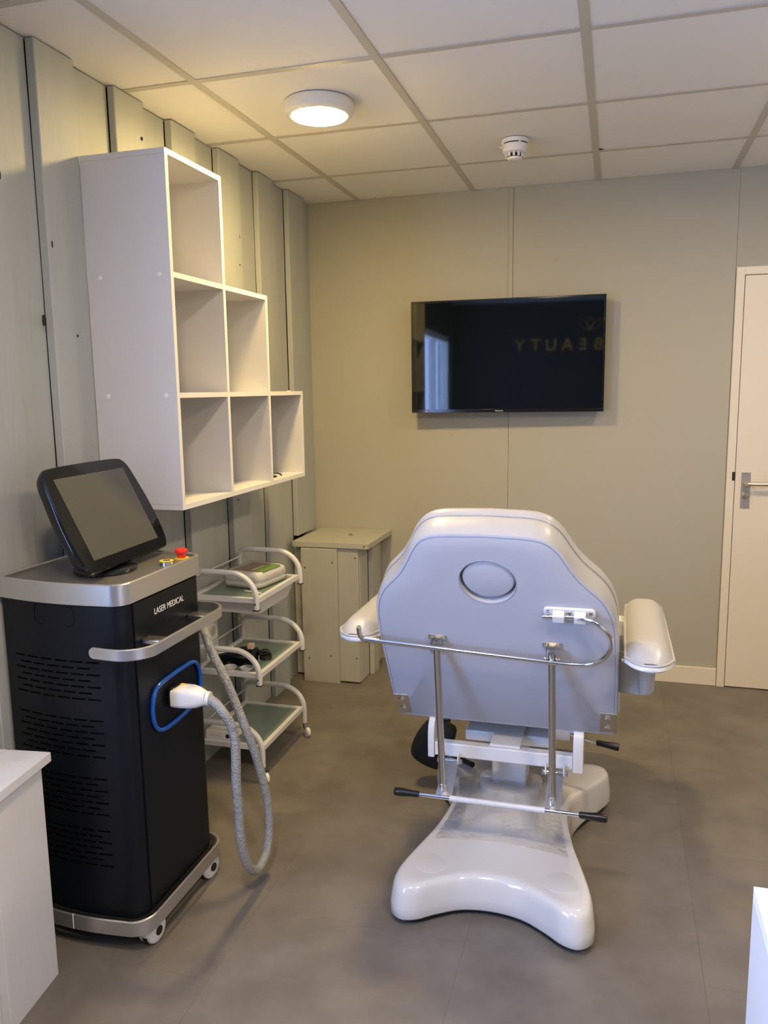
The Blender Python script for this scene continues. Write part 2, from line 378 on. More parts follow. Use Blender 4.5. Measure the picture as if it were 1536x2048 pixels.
for z in (1.062, 0.906): MB().lathe([(0.004, 0), (0.004, 0.001), (0, 0.0015)], (2.2, -0.021, z), (0, -1, 0), 10).build('screw', M['chrome'], plate)

# ------------------------------------------------------------------ lamps and smoke detector
def ceiling_lamp(x, y, label, dm='lamp'):
    t = thing('ceiling_light', label, 'lamp', (x, y, H))
    MB().lathe([(0.115, -0.0006), (0.117, -0.004), (0.117, -0.030), (0.114, -0.038), (0.106, -0.043), (0.096, -0.045), (0.095, -0.036), (0.0, -0.036)], (x, y, H), seg=48).build('lamp_housing', M['white'], t)
    MB().lathe([(0.0, -0.0500), (0.05, -0.0495), (0.080, -0.0475), (0.0935, -0.0430), (0.0945, -0.034)], (x, y, H-0.004), seg=40).build('diffuser', M[dm], t)
    return t
ceiling_lamp(0.597, -1.390, 'round flush ceiling lamp shining warm yellow above the shelf unit')
ceiling_lamp(2.387, -1.395, 'round flush ceiling lamp just right of the frame near the door', 'lamp_right')
ceiling_lamp(1.187, -3.585, 'round flush ceiling lamp behind the camera in the middle of the room', 'lamp_rear')
ceiling_lamp(2.387, -3.885, 'round flush ceiling lamp behind the camera near the right wall', 'lamp_rear')

sd = thing('smoke_detector', 'small white smoke detector on the ceiling above the television', 'detector', (1.185, -0.76, H))
c = (1.185, -0.76, H)
MB().lathe([(0.052, -0.0006), (0.053, -0.010), (0.050, -0.016)], c).build('detector_base', M['white'], sd)
MB().lathe([(0.048, -0.0162), (0.048, -0.0205)], c).build('dark_slot', M['rubber'], sd)
MB().lathe([(0.050, -0.0207), (0.051, -0.026), (0.046, -0.048), (0.040, -0.052), (0.0, -0.052)], c).build('detector_body', M['white'], sd)
for k in range(4):
    a = k*math.pi/2+0.5; MB().box(-0.004, 0.004, 0.0475, 0.0515, -0.0208, -0.016, T=Matrix.Translation(c) @ Matrix.Rotation(a, 4, 'Z')).build('bridge', M['white'], sd, smooth=False)
MB().lathe([(0.024, -0.0522), (0.021, -0.070)], c).build('sensor_core', M['rubber'], sd)
for k in range(12):
    MB().box(-0.0042, 0.0042, 0.025, 0.0305, -0.071, -0.0515, T=Matrix.Translation(c) @ Matrix.Rotation(k*math.pi/6, 4, 'Z') @ Matrix.Rotation(0.12, 4, 'X')).build('vent_rib', M['white'], sd, smooth=False)
MB().lathe([(0.030, -0.068), (0.029, -0.076), (0.022, -0.079), (0.0, -0.079)], c).build('detector_cap', M['white'], sd)
MB().cyl((1.142, -0.79, H-0.035), (1.130, -0.80, H-0.035), 0.003, 0.003, 8).build('test_pin', M['white'], sd)

# ------------------------------------------------------------------ wall shelf unit
S = thing('shelf_unit', 'stepped white open cube shelf unit hanging on the board wall', 'shelf', (0.037, -1.45, 1.123))
sx0, sx1 = 0.0395, 0.325
sy = [-1.951, -1.614, -1.277, -0.940]; sz = [1.123, 1.474, 1.829, 2.183]; th = 0.016
def sp(name, x0, x1, y0, y1, z0, z1):
    o = MB().box(x0, x1-0.001, y0, y1, z0, z1).build(name, M['melamine'], S, smooth=False)
    # edge band on the front edge
    MB().box(x1-0.0009, x1+0.0003, y0, y1, z0, z1).build('edge_band', M['edge'], o, smooth=False)
    return o
sp('bottom_board', sx0, sx1, sy[0], sy[3], sz[0], sz[0]+th)
sp('shelf_board', sx0, sx1, sy[0]+th, sy[3], sz[1]-th/2, sz[1]+th/2)
sp('shelf_board', sx0, sx1, sy[0]+th, sy[2]+th/2, sz[2]-th/2, sz[2]+th/2)
sp('top_board', sx0, sx1, sy[0], sy[1]+th/2, sz[3]-th, sz[3])
sp('side_panel', sx0, sx1, sy[0], sy[0]+th, sz[0]+th+0.0006, sz[3]-th-0.0006)
sp('side_panel', sx0, sx1, sy[3]-th, sy[3]-0.0002, sz[0]+th, sz[1]-th/2)
for y, zt in ((sy[1], 3), (sy[2], 2)):
    sp('divider', sx0, sx1, y-th/2, y+th/2, sz[0]+th, sz[1]-th/2)
    sp('divider', sx0, sx1, y-th/2, y+th/2, sz[1]+th/2, sz[2]-th/2)
sp('divider', sx0, sx1, sy[1]-th/2, sy[1]+th/2, sz[2]+th/2, sz[3]-th)
for z in (sz[1], sz[2]):
    for x in (0.085, 0.288):
        MB().lathe([(0.0075, 0.0), (0.007, 0.0018), (0.0, 0.003)], (x, sy[0], z), (0, -1, 0), 16).build('screw_cap', M['edge'], S)
MB().lathe([(0.0075, 0.0), (0.007, 0.0018), (0.0, 0.003)], (0.30, -1.03, sz[1]+th/2), (0, 0, 1), 16).build('screw_cap', M['edge'], S)
gl = thing('hair_clip', 'small black clip lying in the bottom right shelf cube', 'clip', (0.265, -1.215, sz[0]+th))
gl_b = MB(); gl_b.loft([[(x, -1.225, z) for x, z in ((0.245, 1.1395), (0.285, 1.1395), (0.280, 1.150), (0.250, 1.154))], [(x, -1.150, z) for x, z in ((0.245, 1.1395), (0.290, 1.1395), (0.286, 1.146), (0.250, 1.147))]])
gl_b.build('clip_body', M['black'], gl, bev=0.002)
MB().tube([(0.26, -1.17, 1.150), (0.28, -1.145, 1.156), (0.292, -1.128, 1.150), (0.294, -1.118, 1.143)], 0.003, 8).build('clip_arm', M['black'], gl)

# ------------------------------------------------------------------ television
tvT = Matrix.Translation((1.066, -0.10, 1.640)) @ Matrix.Rotation(math.radians(1.4), 4, 'Z')
TV = thing('television', 'black flat television mounted on the back wall', 'television', (1.066, -0.06, 1.64))
W2, H2 = 0.474, 0.2765
MB().box(-W2, W2, 0.002, 0.035, -H2, H2, T=tvT).build('television_body', M['black'], TV, bev=0.003)
MB().box(-W2+0.1, W2-0.1, 0.035, 0.055, -H2+0.03, H2-0.10, T=tvT).build('rear_housing', M['black'], TV, bev=0.004)
MB().box(0.98, 1.16, -0.044, -0.0005, 1.56, 1.72).build('wall_bracket', M['black'], TV, smooth=False)
for a in ((-W2, W2, -H2, -H2+0.016), (-W2, W2, H2-0.009, H2), (-W2, -W2+0.010, -H2+0.016, H2-0.009), (W2-0.010, W2, -H2+0.016, H2-0.009)):
    MB().box(a[0], a[1], -0.003, 0.002, a[2], a[3], T=tvT).build('bezel', M['blackgloss'], TV, bev=0.0008)
MB().box(-W2+0.010, W2-0.010, -0.0005, 0.0019, -H2+0.016, H2-0.009, T=tvT).build('screen', M['tvglass'], TV, smooth=False)
text_obj('brand_lettering', 'Panasonic', 0.010, M['text'], TV, tvT @ Matrix.Translation((-0.048, -0.0034, -H2+0.0045)) @ Matrix.Rotation(math.pi/2, 4, 'X'), 0.0002, 1.0)
MB().lathe([(0.0022, 0), (0.0015, 0.0015)], tvT @ Vector((-W2+0.075, -0.003, -H2+0.007)), (0, -1, 0), 8).build('standby_light', M['led'], TV)

# ------------------------------------------------------------------ BEAUTY sign on the rear wall, seen mirrored in the television
sg = thing('wall_sign', 'gold BEAUTY lettering with leaf emblem seen mirrored in the television', 'sign', (0.9, YR, 1.95))
# reading direction for someone facing the rear wall: from +x to -x
xL = [1.66, 1.485, 1.31, 1.13, 0.955, 0.775]
for ch, x in zip('BEAUTY', xL):
    T = Matrix.Translation((x, YR+0.012, 1.905)) @ Matrix(((-1,0,0,0),(0,0,1,0),(0,1,0,0),(0,0,0,1)))
    text_obj('letter', ch, 0.19, M['gold'], sg, T, 0.006, 1.0, align='CENTER')
lf = MB()
for s_ in (-1, 1):
    pts = [(1.56+s_*x, YR+0.008, 2.12+z) for x, z in ((0, 0), (0.06, 0.015), (0.105, 0.06), (0.115, 0.13), (0.06, 0.10), (0.015, 0.05), (0, 0))]
    lf.tube(smoothloop(pts, 5, False), 0.004, 6)
lf.tube(smoothloop([(1.56, YR+0.008, 2.12), (1.595, YR+0.008, 2.17), (1.59, YR+0.008, 2.22), (1.56, YR+0.008, 2.27), (1.53, YR+0.008, 2.22), (1.525, YR+0.008, 2.17), (1.56, YR+0.008, 2.12)], 5, False), 0.004, 6)
lf.build('leaf_emblem', M['gold'], sg)

# ------------------------------------------------------------------ corner plinth table of planks
K = thing('corner_table', 'grey green plank table boxed into the far left corner', 'table', (0.22, -0.22, 0))
def plank(x0, x1, y0, y1, z0, z1, m='plank', name='plank', par=None, b=0.002):
    return MB().box(x0, x1, y0, y1, z0, z1).build(name, M[m], par or K, smooth=False, bev=b)
zt0, zt1 = 0.704, 0.732
MB().prism([(0.040, -0.43), (0.445, -0.43), (0.30, -0.215), (0.040, -0.215)], lambda x, y: (x, y, zt0), lambda x, y: (x, y, zt1)).build('top_plank', M['plank'], K, smooth=False, bev=0.0015)
MB().prism([(0.445, -0.428), (0.445, -0.003), (0.262, -0.003), (0.262, -0.158)], lambda x, y: (x, y, zt0), lambda x, y: (x, y, zt1-0.0006)).build('top_plank', M['plank'], K, smooth=False, bev=0.0015)
plank(0.040, 0.2605, -0.2135, -0.003, zt0, zt1-0.0012, name='top_plank')
plank(0.088, 0.278, -0.440, -0.412, 0.0, 0.700)
plank(0.2785, 0.384, -0.418, -0.394, 0.008, 0.702)
plank(0.016, 0.0875, -0.355, -0.333, 0.010, 0.700)
plank(0.362, 0.386, -0.393, -0.262, 0.004, 0.702)
plank(0.388, 0.412, -0.262, -0.160, 0.0, 0.702)
plank(0.362, 0.384, -0.158, -0.015, 0.004, 0.702)
for x, y, z in ((0.108, -0.440, 0.60), (0.255, -0.440, 0.632), (0.118, -0.440, 0.125), (0.238, -0.440, 0.145), (0.370, -0.418, 0.655), (0.366, -0.418, 0.135), (0.420, -0.430, 0.718)):
    MB().lathe([(0.0042, 0), (0.004, 0.0006), (0, 0.0007)], (x, y, z), (0, -1, 0), 10).build('screw_hole', M['gap'], K)

# ------------------------------------------------------------------ left plinth (painted planks with plank top), near the camera
LP = thing('plank_cabinet', 'white painted plank cabinet at the left front, overlapping the laser machine', 'cabinet', (0.15, -2.85, 0))
RT = Matrix.Translation((0.253, -2.565, 0)) @ Matrix.Rotation(math.radians(7), 4, 'Z')
def lpl(name, x0, x1, y0, y1, z0, z1):
    return MB().box(x0, x1, y0, y1, z0, z1, T=RT).build(name, M['plankwhite'], LP, smooth=False, bev=0.0015)
lpl('side_plank', -0.024, 0.0, -0.195, 0.0, 0.0, 0.574)
lpl('side_plank', -0.050, -0.0245, -0.360, -0.160, 0.012, 0.574)
lpl('side_plank', -0.024, 0.0, -0.55, -0.33, 0.0, 0.574)
lpl('back_plank', -0.17, -0.025, -0.024, 0.0, 0.0, 0.574)
lpl('top_plank', -0.095, 0.016, -0.56, 0.02, 0.576, 0.600)
lpl('top_plank', -0.17, -0.0965, -0.56, 0.02, 0.576, 0.5995)

# ------------------------------------------------------------------ right white desk
RB = thing('white_cabinet', 'white cabinet at the lower right edge with a bluish lit side', 'cabinet', (2.1, -3.2, 0))
bx0, by1, bz1 = 1.822, -2.872, 0.715
MB().box(bx0, bx0+0.018, -3.62, by1, 0, bz1-0.019).build('side_panel', M['melamine'], RB, smooth=False, bev=0.0008)
MB().box(bx0+0.0185, 2.55, by1-0.018, by1, 0, bz1-0.019).build('front_panel', M['melamine'], RB, smooth=False, bev=0.0008)
MB().box(bx0, 2.57, -3.62, by1, bz1-0.018, bz1).build('top_board', M['edge'], RB, smooth=False, bev=0.001)
MB().box(2.552, 2.57, -3.62, by1, 0, bz1-0.019).build('side_panel', M['melamine'], RB, smooth=False, bev=0.0008)

# ------------------------------------------------------------------ wall sockets
WS = thing('wall_socket', 'double white wall socket behind the trolley', 'socket', (0.04, -1.305, 0.49))
for z in (0.525, 0.443):
    o = MB().box(0.0385, 0.052, -1.345, -1.265, z-0.04, z+0.04).build('socket_plate', M['edge'], WS, bev=0.003)
    MB().lathe([(0.021, 0), (0.020, -0.001), (0.019, -0.007), (0.0, -0.007)][::-1], (0.0523, -1.305, z), (1, 0, 0), 24).build('socket_well', M['milky'], o)


# ------------------------------------------------------------------ treatment chair
XC = 1.30
CH = thing('treatment_chair', 'white leatherette treatment chair seen from behind on a glossy splayed base', 'chair', (XC, -1.70, 0))
# --- base shell
half = [(0.0, -0.372), (0.085, -0.385), (0.155, -0.425), (0.205, -0.462), (0.250, -0.470), (0.283, -0.435), (0.286, -0.375), (0.262, -0.270), (0.222, -0.130), (0.200, -0.010), (0.205, 0.100),
        (0.240, 0.200), (0.292, 0.290), (0.322, 0.360), (0.312, 0.420), (0.262, 0.440), (0.180, 0.415), (0.090, 0.385)]
ctrl = [(x, y, 0) for x, y in half] + [(0, 0.378, 0)] + [(-x, y, 0) for x, y in half[1:]][::-1]
loop = smoothloop(ctrl, 5)
BC = Vector((XC, -1.70, 0))
def hump(x, y):
    d = math.hypot(x, (y-0.05)*0.80)
    return 0.118 + 0.085*math.exp(-(d/0.17)**2.2) + 0.012*max(0.0, (y/0.4))
rings = []
def ringat(t, z=None, dz=0.0):
    out = []
    for p in loop:
        x, y = p.x*t, p.y*t
        zz = z if z is not None else hump(x, y)+dz
        out.append((XC+x, -1.70+y, zz))
    return out
rings.append(ringat(0.955, 0.020)); rings.append(ringat(0.975, 0.021)); rings.append(ringat(0.983, 0.026))
rings.append(ringat(0.978, 0.055)); rings.append(ringat(0.962, None, -0.030)); rings.append(ringat(0.950, None, -0.014)); rings.append(ringat(0.930, None, -0.004))
for t in (0.90, 0.86, 0.80, 0.72, 0.64, 0.56, 0.48, 0.40, 0.32, 0.24, 0.16, 0.08, 0.02): rings.append(ringat(t))
MB().loft(rings).build('base_shell', M['whitegloss'], CH, angle=60)
MB().loft([ringat(0.93, 0.004), ringat(0.94, 0.020)]).build('base_underside', M['rubber'], CH)
for sx_, sy_ in ((0.235, -0.42), (-0.235, -0.42), (0.27, 0.37), (-0.27, 0.37)):
    MB().lathe([(0.022, 0), (0.022, 0.0205)], (XC+sx_*0.95, -1.70+sy_*0.95, 0), seg=16).build('rubber_foot', M['rubber'], CH)
for s_ in (-1, 1):
    x, y = XC+s_*0.185, -1.70-0.325
    MB().lathe([(0.047, -0.006), (0.047, 0.0003), (0.044, 0.0008), (0, 0.0008)], (x, y, hump(s_*0.185, -0.325)+0.0005), seg=32).build('cover_disc', M['whitegloss'], CH)
# --- lifting column
MB().lathe([(0.105, 0.17), (0.102, 0.215), (0.090, 0.222)], (XC, -1.645, 0), seg=36).build('column_collar', M['whitegloss'], CH)
MB().box(XC-0.055, XC+0.055, -1.70, -1.59, 0.215, 0.385).build('column', M['whitemetal'], CH, bev=0.006)
# --- plastic film over the base
fm = MB(); NF = 34; rr = random.Random(3)
grid = []
for i in range(NF+1):
    row = []
    for j in range(NF+1):
        x = -0.20+0.40*i/NF; y = -0.20+0.36*j/NF
        # keep inside the narrow waist
        k = 0.80+0.2*abs(y)/0.2
        x *= k
        e_ = min(1.0, 4*min(i/NF, 1-i/NF), 4*min(j/NF, 1-j/NF))
        z = hump(x, y)+0.0012+e_*(0.008+0.006*math.sin(x*47+y*23)+0.005*math.sin(x*-31+y*57+1.3)+rr.uniform(0, 0.0045))
        d = math.hypot(x, y-0.05)
        if d < 0.125: z = max(z, 0.235)+0.0*x
        row.append((XC+x, -1.70+y, z))
    grid.append(row)
vs = [p for r_ in grid for p in r_]
fm.add(vs, [(i*(NF+1)+j, (i+1)*(NF+1)+j, (i+1)*(NF+1)+j+1, i*(NF+1)+j+1) for i in range(NF) for j in range(NF)])
fm.build('plastic_wrap', M['film'], CH, angle=180)['label'] = 'clear crinkled plastic film'
# --- seat frame
fz = 0.375
MB().box(1.095, 1.505, -1.870, -1.838, 0.378, 0.420).build('cross_bar', M['whitemetal'], CH, bev=0.003)
for x0, x1 in ((1.075, 1.0945), (1.5055, 1.535)):
    b = MB(); prof = [(-1.875, 0.372), (-1.875, 0.440), (-1.868, 0.470), (-1.845, 0.498), (-1.80, 0.522), (-1.76, 0.528), (-1.74, 0.50), (-1.79, 0.455), (-1.805, 0.420), (-1.805, 0.372)]
    b.loft([[(x0, y, z) for y, z in prof], [(x1, y, z) for y, z in prof]]); b.build('frame_arm', M['whitemetal'], CH, bev=0.002)
MB().box(1.262, 1.352, -1.860, -1.25, 0.4205, 0.4285).build('frame_plate', M['whitemetal'], CH, bev=0.001)
MB().box(XC-0.13, XC+0.13, -1.76, -1.50, 0.386, 0.420).build('seat_carrier', M['whitemetal'], CH, bev=0.004)
for x in (1.09, 1.50):
    MB().box(x-0.014, x+0.014, -1.80, -1.20, 0.46, 0.49).build('frame_rail', M['whitemetal'], CH, bev=0.002)
# seat and leg rest
def cushion(name, w, y0, y1, z0, z1, T=None, r=0.03):
    n = 6; b = MB(); rs = []
    for k in range(n+1):
        a = math.pi*k/n; ins = r*(1-math.sin(a)) if True else 0; z = (z0+z1)/2-(z1-z0)/2*math.cos(a)
        rs.append([(XC+x*1.0, (y0+y1)/2+y, z) for x, y in rrect(w-2*ins*0.8, (y1-y0)-2*ins*0.8, 0.05, 4)])
    b.loft(rs); return b.build(name, M['leather'], CH, T=T, angle=50)
cushion('seat_cushion', 0.62, -1.80, -1.16, 0.495, 0.60)
# leg rest hanging below the front edge of the seat
TL = Matrix.Translation((0, -1.13, 0.50)) @ Matrix.Rotation(math.radians(-68), 4, 'X') @ Matrix.Translation((0, 0, 0))
cushion('leg_rest', 0.50, 0.0, 0.42, -0.035, 0.035, T=TL)
# release levers under the seat
for y, x0, x1, side in ((-1.49, 1.42, 1.64, 1), (-1.42, 1.18, 0.98, -1)):
    lv = MB().cyl((x0, y, 0.335), (x1-side*0.07, y, 0.300), 0.0055, seg=10).build('release_lever', M['chrome'], CH)
    MB().lathe([(0.006, 0), (0.010, 0.004), (0.0105, 0.03), (0.013, 0.068), (0.012, 0.074), (0, 0.074)], (x1-side*0.075, y, 0.3007), (side, 0, -0.12), 14).build('lever_grip', M['black'], lv)
for x in (1.455, 1.165):
    MB().box(x-0.026, x+0.026, -1.50, -1.47, 0.300, 0.39).build('lever_bracket', M['chrome'], CH, bev=0.002)
    MB().lathe([(0.0, 0), (0.011, 0.004), (0.013, 0.012), (0.009, 0.021), (0, 0.024)], (x-0.014, -1.50, 0.372), (0, -1, 0.2), 14).build('lock_knob', M['black'], CH)
# pump pedal at the left
pp = MB(); prf = [(0, 0, 0.25), (0.03, 0.0, 0.225), (0.062, 0, 0.16), (0.075, 0, 0.115), (0.062, 0, 0.085), (0.02, 0, 0.070)]
rs = []
for k in range(9):
    a = math.pi*(k/8)-math.pi/2
    w_ = 0.055*math.sin(math.pi*(k+0.5)/9)**0.6
    rs.append([(1.032-0.105*math.cos(0)*w_/0.055+0.105+(-0.105)*(1), -1.36+0.075*(k-4)/4, 0)]*0 or [])
pts_o = [(0.975, 0.265), (0.925, 0.225), (0.893, 0.160), (0.890, 0.115), (0.925, 0.085), (0.985, 0.066), (1.012, 0.075), (1.030, 0.120), (1.060, 0.215), (1.030, 0.245)]
cen = (0.975, 0.16)
rs = []
for dy, sc in ((-0.05, 0.55), (-0.045, 0.85), (-0.025, 1.0), (0.015, 0.97), (0.04, 0.7), (0.045, 0.3)):
    rs.append([(cen[0]+(x-cen[0])*sc, -1.33+dy, cen[1]+(z-cen[1])*sc) for x, z in [(p.x, p.y) for p in smoothloop([(x, z, 0) for x, z in pts_o], 3)]])
MB().loft(rs).build('foot_pedal', M['rubber'], CH, angle=50)
MB().cyl((1.02, -1.33, 0.13), (1.14, -1.45, 0.15), 0.010, seg=12).build('pedal_arm', M['black'], CH)

# --- backrest, leaning 32 degrees towards the camera
TA = math.radians(32); NP = Vector((0, math.cos(TA), math.sin(TA))); UP = Vector((0, -math.sin(TA), math.cos(TA))); PO = Vector((XC, -2.17, 1.0))
def PP(w_, s_, o_=0.0): return PO + Vector((w_, 0, 0)) + UP*s_ + NP*o_
outl = [(0.0, 0.163), (0.060, 0.161), (0.112, 0.158), (0.146, 0.148), (0.168, 0.130), (0.187, 0.103), (0.207, 0.062), (0.230, 0.022), (0.256, -0.010), (0.281, -0.040), (0.302, -0.083), (0.315, -0.138),
        (0.321, -0.230), (0.323, -0.360), (0.3245, -0.480), (0.3245, -0.560), (0.320, -0.588), (0.304, -0.602)]
right = [(w_, s_, 0) for w_, s_ in outl]
full = right + [(0.15, -0.604, 0), (0.0, -0.604, 0), (-0.15, -0.604, 0)] + [(-w_, s_, 0) for w_, s_ in outl[1:]][::-1]
prof2 = smoothloop(full, 3)
def inset(scale_off):      # shrink the outline by a distance, roughly along normals
    n = len(prof2); out = []
    for i in range(n):
        t = (prof2[(i+1) % n]-prof2[i-1]).normalized(); nn = Vector((t.y, -t.x, 0))
        out.append(prof2[i]-nn*scale_off*orient)
    return out
# outline runs clockwise or not: find the sign once
area = sum(prof2[i].x*prof2[(i+1) % len(prof2)].y-prof2[(i+1) % len(prof2)].x*prof2[i].y for i in range(len(prof2)))
orient = 1 if area > 0 else -1
def pring(ins, off, dw=0.0): return [PP(p.x, p.y, off) for p in inset(ins)]
def hole_ring(r, off, n): return [PP(0.0, 0.0, off) + Vector((1, 0, 0))*r*math.cos(a)+UP*r*math.sin(a)*1.05 for a in [2*math.pi*k/n for k in range(n)]]
# back face with hole: loft from hole ring to outline ring at z=0
import bmesh
def face_with_hole(name, m, off, ins, r):
    o_ = pring(ins, off); n = len(o_)
    inner = []
    for p in o_:
        d = p-PP(0, 0, off); w_ = d.x; s_ = d.dot(UP); a = math.atan2(s_, w_)
        inner.append(PP(0, 0, off)+Vector((1, 0, 0))*r*math.cos(a)+UP*r*1.05*math.sin(a))
    b = MB(); mid = [inner[i].lerp(o_[i], 0.5) for i in range(n)]
    return b, inner, mid, o_
b, inner, mid, outer = face_with_hole('x', None, 0.0, 0.004, 0.071)
deep = [p+NP*0.115 for p in inner]
b.loft([deep, inner, mid, outer, pring(0.0015, 0.0015)], False, False)
b.build('back_cover', M['leatherback'], CH, angle=50)
# cushion body
cb = MB(); R_ = [pring(0.0015, 0.0016), pring(-0.001, 0.010), pring(-0.0025, 0.035), pring(0.001, 0.064), pring(0.0035, 0.070), pring(0.001, 0.076), pring(-0.001, 0.090), pring(0.006, 0.104), pring(0.020, 0.113), pring(0.05, 0.118)]
cb.loft(R_, False, False)
oo = R_[-1]
mid2 = []
inn = []
for p in oo:
    d = p-PP(0, 0, 0.118); a = math.atan2(d.dot(UP), d.x)
    inn.append(PP(0, 0, 0.116)+Vector((1, 0, 0))*0.071*math.cos(a)+UP*0.0745*math.sin(a))
cb.loft([oo, inn], False, False)
cb.build('back_cushion', M['leather'], CH, angle=50)
MB().tube(pring(0.008, -0.0002), 0.0009, 6, closed=True).build('back_seam', M['seam'], CH)
MB().tube(pring(0.0005, 0.0700), 0.0018, 6, closed=True).build('cushion_piping', M['leather'], CH)
# plug of the face hole
MB().lathe([(0.0, 0.0145), (0.056, 0.0145), (0.0635, 0.0165), (0.0675, 0.024), (0.0675, 0.11), (0.0, 0.112)], PP(0.001, 0.006, -0.011), NP, 40).build('hole_plug', M['leatherback'], CH)
MB().tube(hole_ring(0.0725, 0.0, 40), 0.0012, 6, closed=True).build('hole_seam', M['seam'], CH)
# corner plates
for s_ in (-1, 1):
    poly = [(0.278, -0.498), (0.3255, -0.498), (0.3255, -0.586), (0.278, -0.586)]
    cp = MB().prism(poly, lambda a, b_: PP(s_*a, b_, -0.0022), lambda a, b_: PP(s_*a, b_, -0.0004)).build('corner_plate', M['steel'], CH, bev=0.0008)
    for q in (-0.518, -0.562):
        MB().lathe([(0.0085, 0), (0.0085, 0.002), (0.006, 0.003), (0.006, 0.006), (0, 0.0065)], PP(s_*0.300, q, -0.0024), -NP, 6).build('bolt', M['chrome'], cp)
# strut brackets
for s_ in (-1, 1):
    wx = s_*0.154
    br = MB().prism(rrect(0.052, 0.022, 0.009), lambda a, b_: PP(wx+a, -0.222+b_, -0.0025), lambda a, b_: PP(wx+a, -0.222+b_, -0.0003)).build('strut_bracket', M['steel'], CH, bev=0.0005)
    for q in (-1, 1):
        MB().prism([(-0.226, 0), (-0.216, -0.026), (-0.244, -0.034), (-0.262, -0.030), (-0.262, -0.022), (-0.232, 0)], lambda a, b_: PP(wx+q*0.0135, a, b_), lambda a, b_: PP(wx+q*0.0155, a, b_)).build('bracket_cheek', M['steel'], br, smooth=False)
        MB().lathe([(0.0035, 0), (0.003, 0.0015), (0, 0.002)], PP(wx+q*0.019, -0.222, -0.0027), -NP, 10).build('screw', M['chrome'], br)
    MB().cyl(PP(wx-0.020, -0.250, -0.024), PP(wx+0.020, -0.250, -0.024), 0.0035, seg=10).build('bracket_pin', M['chrome'], br)
    top = PP(wx, -0.232, -0.022); bot = Vector((XC+wx+(-0.004 if s_ < 0 else 0.002), -1.972, 0.345))
    MB().cyl(top, bot, 0.0098, seg=20).build('support_strut', M['steel'], CH)
    # socket and flat link plates down to the adjusting rod
    MB().cyl(bot, bot+(bot-top).normalized()*0.03, 0.0115, 0.0095, seg=16).build('strut_socket', M['chrome'], CH)
# adjusting rod with grips
RY, RZ = -1.985, 0.306
MB().cyl((1.165, RY, RZ), (1.437, RY, RZ), 0.0085, seg=16).build('rod_sleeve', M['whitemetal'], CH)
MB().cyl((1.07, RY, RZ), (1.1645, RY, RZ), 0.0062, seg=14).cyl((1.4375, RY, RZ), (1.535, RY, RZ), 0.0062, seg=14).build('adjusting_rod', M['chrome'], CH)
for s_, x in ((-1, 1.075), (1, 1.530)):
    MB().lathe([(0.0065, 0), (0.0095, 0.003), (0.0095, 0.022), (0.0125, 0.055), (0.0125, 0.070), (0.010, 0.076), (0, 0.077)], (x, RY, RZ), (s_, 0, 0), 18).build('rod_grip', M['black'], CH)
for cx in (1.146, 1.456):
    L0 = Vector((cx, RY, RZ+0.004)); L1 = Vector((cx+0.006 if cx < 1.3 else cx+0.004, -1.885, 0.372))
    d = (L1-L0); t = d.normalized(); nn = t.cross(Vector((1, 0, 0)))
    b = MB(); b.loft([[L0+Vector((-0.024, 0, 0)), L0+Vector((0.024, 0, 0)), L1+Vector((0.020, 0, 0)), L1+Vector((-0.020, 0, 0))], [L0+Vector((-0.024, 0, 0))+nn*0.003, L0+Vector((0.024, 0, 0))+nn*0.003, L1+Vector((0.020, 0, 0))+nn*0.003, L1+Vector((-0.020, 0, 0))+nn*0.003]])
    b.build('link_plate', M['steel'], CH, smooth=False)
    hx0, hx1 = (cx-0.034, cx+0.036)
    hg = MB().cyl((hx0, -1.889, 0.374), (hx1, -1.889, 0.374), 0.0058, seg=14).build('hinge_pin', M['chrome'], CH)
    for hx in (hx0+0.008, hx1-0.010):
        MB().lathe([(0.017, -0.0015), (0.017, 0.0015)], (hx, -1.884, 0.380), (1, 0, 0), 20).build('hinge_lug', M['whitemetal'], hg)
    for hx in (hx0, hx1-0.001): MB().lathe([(0.0085, -0.003), (0.0085, 0.003)], (hx, -1.889, 0.374), (1, 0, 0), 6).build('nut', M['chrome'], hg)
# towel rail and its clamp
RO = -0.040
rp = [(-0.358, -0.158, RO), (-0.361, -0.185, RO), (-0.357, -0.202, RO), (-0.340, -0.208, RO), (-0.157, -0.222, RO), (0.0, -0.234, RO), (0.150, -0.245, RO), (0.210, -0.247, RO), (0.250, -0.240, RO), (0.282, -0.216, RO), (0.300, -0.180, RO), (0.302, -0.145, RO), (0.290, -0.110, RO), (0.264, -0.090, RO+0.008), (0.235, -0.088, -0.022), (0.19, -0.092, -0.017), (0.135, -0.096, -0.017)]
pts = [PP(*p) for p in smoothloop(rp, 5, False)]
MB().tube(pts, 0.0066, 12).build('towel_rail', M['chrome'], CH)
cl = MB().prism(rrect(0.128, 0.030, 0.012), lambda a, b_: PP(0.200+a, -0.088+b_-a*0.0, -0.008), lambda a, b_: PP(0.200+a, -0.088+b_, -0.0003)).build('rail_clamp', M['white'], CH, bev=0.0015)
for a in (0.174, 0.226):
    MB().prism([(-0.078, -0.0082), (-0.078, -0.020), (-0.084, -0.026), (-0.104, -0.026), (-0.112, -0.020), (-0.112, -0.0095), (-0.104, -0.0082)], lambda s1, o1: PP(a-0.0145, s1, o1), lambda s1, o1: PP(a+0.0145, s1, o1)).build('clamp_hook', M['white'], cl, bev=0.0015)
for a in (0.148, 0.200, 0.252): MB().lathe([(0.0055, 0), (0.005, 0.0012), (0, 0.0016)], PP(a, -0.084, -0.0082), -NP, 10).build('screw', M['chrome'], cl)

